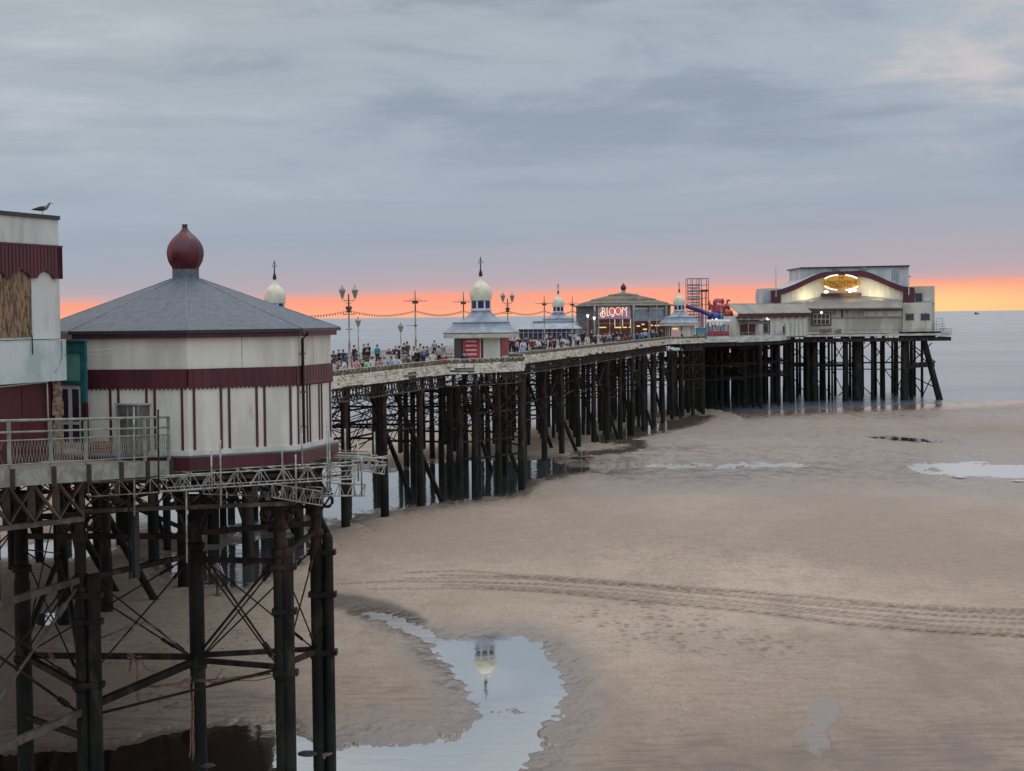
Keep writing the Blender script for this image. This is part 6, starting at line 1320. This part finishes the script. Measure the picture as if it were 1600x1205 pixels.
# ------------------------------------------------------------------ people
UNIT = 1.0
DK = CAMZ-(CAMZ+.45)*KU; SEA = SEA_R; ground = ground_r
def edgex(Y): return float(np.interp(Y/KU, [q.y for q in edge], [q.x for q in edge]))*KU
def figure(pose):
    J = {}
    if pose in ('stand', 'stand_turned', 'walk', 'phone'):
        J.update(pel=(0, 0, .95), wai=(0, .01, 1.1), che=(0, .0, 1.32), nek=(0, .01, 1.48), hd=(0, -.01, 1.60), top=(0, 0, 1.72), hl=(.09, 0, .92), hr=(-.09, 0, .92), sl=(.19, .01, 1.42), sr=(-.19, .01, 1.42))
        st_ = .16 if pose == 'walk' else .03
        J.update(kl=(.10, -st_*.6-.02, .5), al=(.105, -st_+.02, .09), tl=(.12, -st_-.13, .035), kr=(-.10, st_*.3-.02, .5), ar=(-.105, st_+.03, .09), tr=(-.12, st_-.1, .035))
        if pose == 'walk': J.update(el=(.25, .1, 1.16), wl=(.25, .0, .94), gl=(.24, -.05, .86), er=(-.25, -.04, 1.15), wr=(-.24, -.2, .98), gr=(-.23, -.27, .93))
        elif pose == 'phone': J.update(el=(.24, -.05, 1.16), wl=(.14, -.26, 1.24), gl=(.10, -.31, 1.30), er=(-.25, .02, 1.15), wr=(-.25, -.05, .9), gr=(-.25, -.08, .82))
        elif pose == 'stand_turned': J.update(el=(.27, .02, 1.15), wl=(.16, -.12, 1.0), gl=(.10, -.16, .97), er=(-.27, .02, 1.15), wr=(-.16, -.12, 1.02), gr=(-.10, -.16, .99))
        else: J.update(el=(.26, .03, 1.14), wl=(.26, -.02, .9), gl=(.255, -.05, .81), er=(-.26, .03, 1.14), wr=(-.26, -.02, .9), gr=(-.255, -.05, .81))
    else:
        ln = .12 if pose == 'sit_lean' else .0
        J.update(pel=(0, 0, .52), wai=(0, -.02-ln*.3, .68), che=(0, -.03-ln*.9, .9), nek=(0, -.04-ln*1.4, 1.05), hd=(0, -.08-ln*1.7, 1.16), top=(0, -.08-ln*1.8, 1.28), hl=(.09, -.02, .5), hr=(-.09, -.02, .5), sl=(.19, -.03-ln*1.2, 1.0), sr=(-.19, -.03-ln*1.2, 1.0))
        J.update(kl=(.12, -.44, .52), al=(.13, -.42, .09), tl=(.14, -.56, .035), kr=(-.12, -.44, .52), ar=(-.13, -.38, .09), tr=(-.15, -.52, .035))
        J.update(el=(.26, -.08-ln, .76), wl=(.18, -.3-ln, .72), gl=(.13, -.37-ln, .74), er=(-.26, -.08-ln, .76), wr=(-.18, -.3-ln, .7), gr=(-.13, -.36-ln, .72))
    return J
E_ALL = [('pel', 'wai'), ('wai', 'che'), ('che', 'nek'), ('nek', 'hd'), ('hd', 'top'), ('pel', 'hl'), ('pel', 'hr'), ('hl', 'kl'), ('kl', 'al'), ('al', 'tl'), ('hr', 'kr'), ('kr', 'ar'), ('ar', 'tr'), ('che', 'sl'), ('sl', 'el'), ('el', 'wl'), ('wl', 'gl'), ('che', 'sr'), ('sr', 'er'), ('er', 'wr'), ('wr', 'gr')]
RB = dict(pel=(.13, .1), wai=(.125, .095), che=(.15, .105), nek=(.06, .06), hd=(.085, .1), top=(.06, .07), hl=(.085, .085), hr=(.085, .085), kl=(.058, .058), kr=(.058, .058), al=(.042, .042), ar=(.042, .042), tl=(.045, .03), tr=(.045, .03), sl=(.062, .062), sr=(.062, .062), el=(.045, .045), er=(.045, .045), wl=(.032, .032), wr=(.032, .032), gl=(.04, .026), gr=(.04, .026))
def sub(J, keys, extra, mt, nm):
    keys = list(keys); ix = {k: i for i, k in enumerate(keys)}; ed_ = [(ix[a], ix[b]) for a, b in E_ALL if a in ix and b in ix]
    return skin_mesh(nm, [J[k] for k in keys], ed_, [tuple(r+extra for r in RB[k]) for k in keys], mt, 1)
FIG = {}
for pose in ('stand', 'stand_turned', 'walk', 'phone', 'sit', 'sit_lean'):
    J = figure(pose)
    body = sub(J, ['pel']+[k for k in RB if k != 'pel'], 0, Mt['skin'], 'body')
    Jt = dict(J); Jt['wl'] = tuple(Vector(J['el']).lerp(Vector(J['wl']), .9)); Jt['wr'] = tuple(Vector(J['er']).lerp(Vector(J['wr']), .9)); Jt['nek'] = tuple(Vector(J['che']).lerp(Vector(J['nek']), .7))
    topm = sub(Jt, ['pel', 'wai', 'che', 'nek', 'sl', 'sr', 'el', 'er', 'wl', 'wr'], .026, Mt['cloth'], 'jacket')
    Jl = dict(J); leg = sub(Jl, ['pel', 'hl', 'hr', 'kl', 'kr', 'al', 'ar'], .017, Mt['cloth'], 'trousers')
    hd = Vector(J['hd']); hb = MB(); hb.ball(hd+Vector((0, .022, .055)), .112, 10, 8, (.9, 1.0, .95)); hair = hb.mesh('hair', Mt['hair'])
    sh = MB()
    for s_ in ('l', 'r'): a, t_ = Vector(J['a'+s_]), Vector(J['t'+s_]); sh.bar(a+Vector((0, .07, -.05)), t_+Vector((0, -.03, -.0)), .105, .075)
    fac = MB(); nz = hd+Vector((0, -.098, .01)); fac.box(nz, (.024, .03, .04))
    for s_ in (-.033, .033): fac.ball(hd+Vector((s_, -.09, .035)), .011, 5, 4)
    FIG[pose] = dict(body=body, jacket=topm, trousers=leg, hair=hair, shoes=sh.mesh('shoes', Mt['cloth']), face=fac.mesh('face_features', Mt['hair']))
COLS = {'black': (22, 22, 26), 'navy': (34, 44, 78), 'dark grey': (62, 62, 68), 'white': (216, 214, 214), 'teal': (26, 140, 170), 'maroon': (104, 40, 52), 'neon green': (150, 226, 140), 'pale grey': (160, 164, 172), 'plaid blue': (120, 132, 160), 'red': (160, 40, 44), 'pink': (200, 150, 150), 'brown': (96, 74, 60), 'pale blue': (150, 190, 220), 'checked grey': (132, 136, 148), 'cream': (206, 198, 180), 'olive': (84, 84, 62), 'yellow': (186, 172, 52), 'camouflage': (92, 88, 66), 'denim': (62, 76, 108)}
def person(x, y, z, pose, top_, leg_, rz, label, group, scale=1.0, hair_=(48, 38, 32), skin_=(196, 152, 132), bare=False):
    r = thing('person', label, 'person', (x, y, z), group, rz); r.scale = (scale,)*3
    for nm, me in FIG[pose].items():
        if nm == 'hair' and hair_ is None: continue
        o = bpy.data.objects.new(nm, me); COL.objects.link(o); o.parent = r
        c = {'body': skin_, 'face': (120, 82, 70), 'jacket': COLS[top_], 'trousers': COLS[leg_], 'hair': hair_, 'shoes': (36, 33, 33)}.get(nm, skin_)
        o.color = srgb(*c); o.name = 'face_features' if nm == 'face' else nm
    return r
PEOPLE = []                     # (photo position of the head top, pose, top, legs)
def add(u, v, pose, top_, leg_='denim', side=None, Y=None): PEOPLE.append([u, v, pose, top_, leg_, side, Y])
k1, o1, o2 = .1826, 500, 380
for zx, zy, ps, tp_, lg in ((118, 928, 'sit', 'dark grey', 'black'), (166, 918, 'sit', 'navy', 'black'), (198, 918, 'sit', 'navy', 'denim'), (125, 1022, 'sit_lean', 'pale grey', 'denim'), (215, 1008, 'sit', 'white', 'navy'), (256, 905, 'sit', 'checked grey', 'denim'), (291, 868, 'stand', 'black', 'black'), (330, 928, 'sit_lean', 'dark grey', 'black'), (376, 866, 'stand', 'black', 'navy'), (411, 852, 'stand_turned', 'black', 'black'), (404, 884, 'stand_turned', 'black', 'brown'), (308, 1010, 'sit', 'pink', 'navy'), (354, 1004, 'sit_lean', 'dark grey', 'olive'), (377, 1030, 'sit', 'neon green', 'black'), (450, 996, 'sit', 'white', 'denim'), (490, 870, 'stand_turned', 'teal', 'navy'), (492, 1000, 'sit_lean', 'pink', 'brown'), (590, 900, 'sit', 'maroon', 'cream'), (632, 888, 'sit_lean', 'black', 'black'), (676, 880, 'stand', 'black', 'black'), (652, 975, 'sit', 'white', 'black'), (718, 854, 'stand', 'black', 'denim'), (744, 850, 'stand_turned', 'dark grey', 'black'), (732, 912, 'sit', 'brown', 'navy'), (750, 960, 'sit', 'dark grey', 'black'), (802, 884, 'stand', 'white', 'black'), (832, 905, 'stand', 'black', 'black'), (858, 866, 'stand', 'cream', 'denim'), (885, 876, 'stand_turned', 'plaid blue', 'navy'), (921, 888, 'sit', 'navy', 'navy'), (979, 828, 'phone', 'checked grey', 'black'), (1044, 858, 'stand', 'plaid blue', 'navy'), (1016, 880, 'stand', 'pale grey', 'black'), (1056, 950, 'sit_lean', 'red', 'brown'), (966, 975, 'sit', 'cream', 'denim'), (560, 980, 'sit_lean', 'pale grey', 'denim'), (610, 985, 'sit', 'pale blue', 'navy'), (150, 1035, 'sit', 'brown', 'black')):
    add(o1+zx*k1, o2+zy*k1, ps, tp_, lg, 'a')
add(727, 546, 'sit_lean', 'navy', 'navy', 'b', 145.5)
for zx, zy, ps, tp_, lg in ((130, 845, 'stand', 'white', 'black'), (150, 860, 'stand', 'black', 'black'), (190, 870, 'stand_turned', 'navy', 'black'), (225, 885, 'stand', 'pink', 'navy'), (250, 850, 'stand', 'black', 'navy'), (262, 905, 'sit', 'dark grey', 'black'), (300, 900, 'stand', 'white', 'navy'), (290, 960, 'sit', 'pale blue', 'black'), (340, 850, 'stand', 'dark grey', 'black'), (395, 880, 'sit', 'maroon', 'black'), (425, 870, 'stand', 'red', 'black'), (455, 950, 'sit', 'brown', 'black'), (487, 875, 'stand', 'white', 'navy'), (515, 885, 'stand', 'black', 'black'), (548, 870, 'stand_turned', 'navy', 'denim'), (590, 800, 'stand', 'cream', 'brown'), (570, 910, 'sit', 'black', 'black'), (640, 820, 'stand_turned', 'maroon', 'black'), (645, 880, 'sit', 'navy', 'navy'), (690, 850, 'stand', 'maroon', 'black'), (765, 800, 'stand', 'dark grey', 'black'), (795, 855, 'sit', 'white', 'denim'), (845, 870, 'sit', 'cream', 'brown'), (880, 795, 'stand', 'brown', 'black'), (900, 810, 'walk', 'navy', 'black'), (935, 770, 'stand', 'pink', 'navy'), (958, 800, 'stand_turned', 'pale blue', 'black'), (985, 825, 'walk', 'white', 'black'), (1040, 790, 'stand', 'black', 'black'), (1058, 770, 'stand', 'dark grey', 'black')):
    add(780+zx*.125, 420+zy*.125, ps, tp_, lg, 'c')
for zx, zy, ps, tp_, lg in ((335, 925, 'stand', 'cream', 'cream'), (395, 860, 'stand', 'navy', 'black'), (425, 930, 'sit', 'maroon', 'black'), (445, 900, 'stand_turned', 'dark grey', 'black'), (485, 890, 'stand', 'pale grey', 'cream'), (520, 905, 'sit', 'pale grey', 'black'), (570, 900, 'stand', 'maroon', 'black'), (600, 910, 'sit_lean', 'red', 'navy'), (640, 885, 'stand', 'pale grey', 'denim'), (690, 880, 'stand_turned', 'black', 'black'), (745, 865, 'stand', 'black', 'maroon'), (800, 870, 'stand', 'navy', 'black'), (770, 930, 'sit', 'pink', 'black'), (890, 830, 'stand', 'cream', 'black'), (880, 915, 'sit_lean', 'red', 'black'), (925, 915, 'sit', 'maroon', 'navy'), (990, 810, 'stand', 'dark grey', 'black'), (1025, 900, 'stand', 'navy', 'black'), (1050, 830, 'stand_turned', 'cream', 'brown'), (1090, 880, 'stand', 'plaid blue', 'denim'), (1140, 860, 'stand', 'pale blue', 'navy'), (1225, 820, 'stand', 'maroon', 'black'), (1260, 835, 'stand', 'pale grey', 'pale grey'), (1300, 850, 'stand_turned', 'brown', 'black'), (1345, 835, 'stand', 'black', 'black'), (1375, 850, 'stand', 'dark grey', 'denim'), (1240, 860, 'walk', 'navy', 'navy')):
    add(880+zx*.1125, 420+zy*.1125, ps, tp_, lg, 'd')
add(1065.5, 510.5, 'stand', 'yellow', 'black', 'e', 275)
add(1148.5, 505, 'stand', 'white', 'black', 'e', 298)
ORDN = ['first', 'second', 'third', 'fourth', 'fifth', 'sixth', 'seventh', 'eighth', 'ninth', 'tenth', 'eleventh', 'twelfth']
ZN = {'a': 'crowd left of the red-shuttered kiosk', 'b': 'the red-shuttered kiosk', 'c': 'crowd before the glass shelter', 'd': 'crowd before the sign hall', 'e': 'the far stalls'}
cnt = {}
rp = random.Random(21); HC = [(40, 32, 28), (62, 48, 38), (120, 92, 62), (150, 142, 132), (30, 27, 26), (90, 66, 48)]; SK = [(196, 152, 132), (180, 136, 116), (206, 166, 146)]
PEOPLE.sort(key=lambda q: q[0])
tot = {}
for q in PEOPLE: key = (q[3], q[2].startswith('sit'), q[5]); tot[key] = tot.get(key, 0)+1
for u, v, ps, tp_, lg, sd_, Yf in PEOPLE:
    sit = ps.startswith('sit'); h = 1.25 if sit else 1.74
    hor = 494-(u-800)*.0119; Y = Yf or min((CAMZ-DK-h)*F_PX/max(v-hor, 6), 284)
    p = at(u, v, Y); e0 = edgex(Y)
    for _ in range(220):
        if p.x < e0-.9: break
        Y += .6; p = at(u, v, Y); e0 = edgex(Y)
    Y = max(Y, 110); p = at(u, v, Y)
    key = (tp_, sit, sd_); cnt[key] = cnt.get(key, 0)+1
    who = ('seated' if sit else 'standing')+' person in '+tp_
    if sd_ == 'b': lb = 'seated person in navy at the counter of the red-shuttered kiosk'
    elif sd_ == 'e': lb = {'yellow': 'person in yellow jacket standing against the lit kiosk', 'white': 'person in white top standing under the dark annex canopy'}[tp_]
    elif tot[key] == 1: lb = who+' and '+lg+' trousers in '+ZN[sd_] if tp_ != lg else 'only '+who+' in '+ZN[sd_]
    else: lb = ORDN[cnt[key]-1]+' '+who+' from left in '+ZN[sd_]
    person(p.x, p.y, DK, ps, tp_, lg, rp.uniform(-.9, .9)+(PI if rp.random() < .55 else 0)+(rp.uniform(-1, 1)), lb, 'people on the pier deck', rp.uniform(.96, 1.06), rp.choice(HC), rp.choice(SK))
gx_, gy_ = onz(340, 926, -9.1).x, onz(340, 926, -9.1).y
person(gx_, gy_, ground(gx_, gy_)-.02, 'walk', 'pale grey', 'camouflage', 2.6, 'person in pale shirt and camouflage trousers walking on the sand under the platform', 'people on the sand', 1.04, None, (176, 132, 112))
# picnic tables and benches among the crowd
def bench_table():
    t = thing('picnic_table', 'x', 'table', (0, 0, 0), 'picnic tables on the pier deck'); B = lambda nm, mb: mb.build(nm, Mt['table'], t, local=True)
    for k in range(4): B('plank', MB().box((0, -.33+k*.22, .75), (1.7, .2, .045)))
    for s_ in (-1, 1):
        B('seat', MB().box((0, s_*.72, .45), (1.7, .26, .045)))
        mb = MB(); mb.bar((s_*.6, -.62, .0), (s_*.6, -.2, .72), .09, .05); mb.bar((s_*.6, .62, .0), (s_*.6, .2, .72), .09, .05); mb.bar((s_*.64, -.8, .41), (s_*.64, .8, .41), .05, .09); B('leg_frame', mb)
    return t
t0 = bench_table()
spots = [(533, 566, 'beside the octagonal pavilion, under the seated navy pair'), (583, 558, 'behind the person in the neon green top'), (560, 562, 'left of the neon green top, under the checked grey top'), (640, 557, 'below the standing people left of the first cross-armed pole'), (672, 553, 'below the striped standing person by the kiosk'), (700, 553, 'at the left corner of the red-shuttered kiosk'), (815, 543, 'right of the red shutters'), (850, 537, 'before the glass shelter'), (884, 534, 'before the third dome'), (940, 530, 'under the lilac sign, left end'), (972, 527, 'under the lilac sign, right end'), (1002, 524, 'before the lit bar')]
for i, (u, v, w_) in enumerate(spots):
    hor = 494-(u-800)*.0119; Y = (CAMZ-DK-.75)*F_PX/(v-hor); p = at(u, v, Y)
    for _ in range(160):
        if p.x < edgex(Y)-1.3: break
        Y += .6; p = at(u, v, Y)
    t = t0 if i == 0 else copy_tree(t0); t.location = (p.x, p.y, DK); t.rotation_euler.z = rp.uniform(-.3, .3); t['label'] = 'brown picnic table '+w_
# white windbreak benches across the far side of the deck
for i, (u0, u1, v0, v1, lb) in enumerate(((598, 640, 559, 573, 'long white slatted bench back in the gap right of the teal coat'), (688, 706, 541, 566, 'pale bench back against the left side of the red-shuttered kiosk'))):
    Y = (CAMZ-DK)*F_PX/(v1-(494-(u0-800)*.0119)); a, b = at(u0, v1, Y), at(u1, v1, Y*1.02); b3 = thing('bench', lb, 'bench', (a.x, a.y, DK), 'white benches on the deck')
    for k in range(4): m_ = MB(); m_.bar((a.x, a.y, DK+.25+k*.2), (b.x, b.y, DK+.25+k*.2), .05, .15); m_.build('slat', Mt['fascia_w'], b3)
    for f in (0.03, .5, .97): q = a.lerp(b, f); MB().box((q.x, q.y+.1, DK+.45), (.07, .3, .9)).build('leg', Mt['seat_iron'], b3)
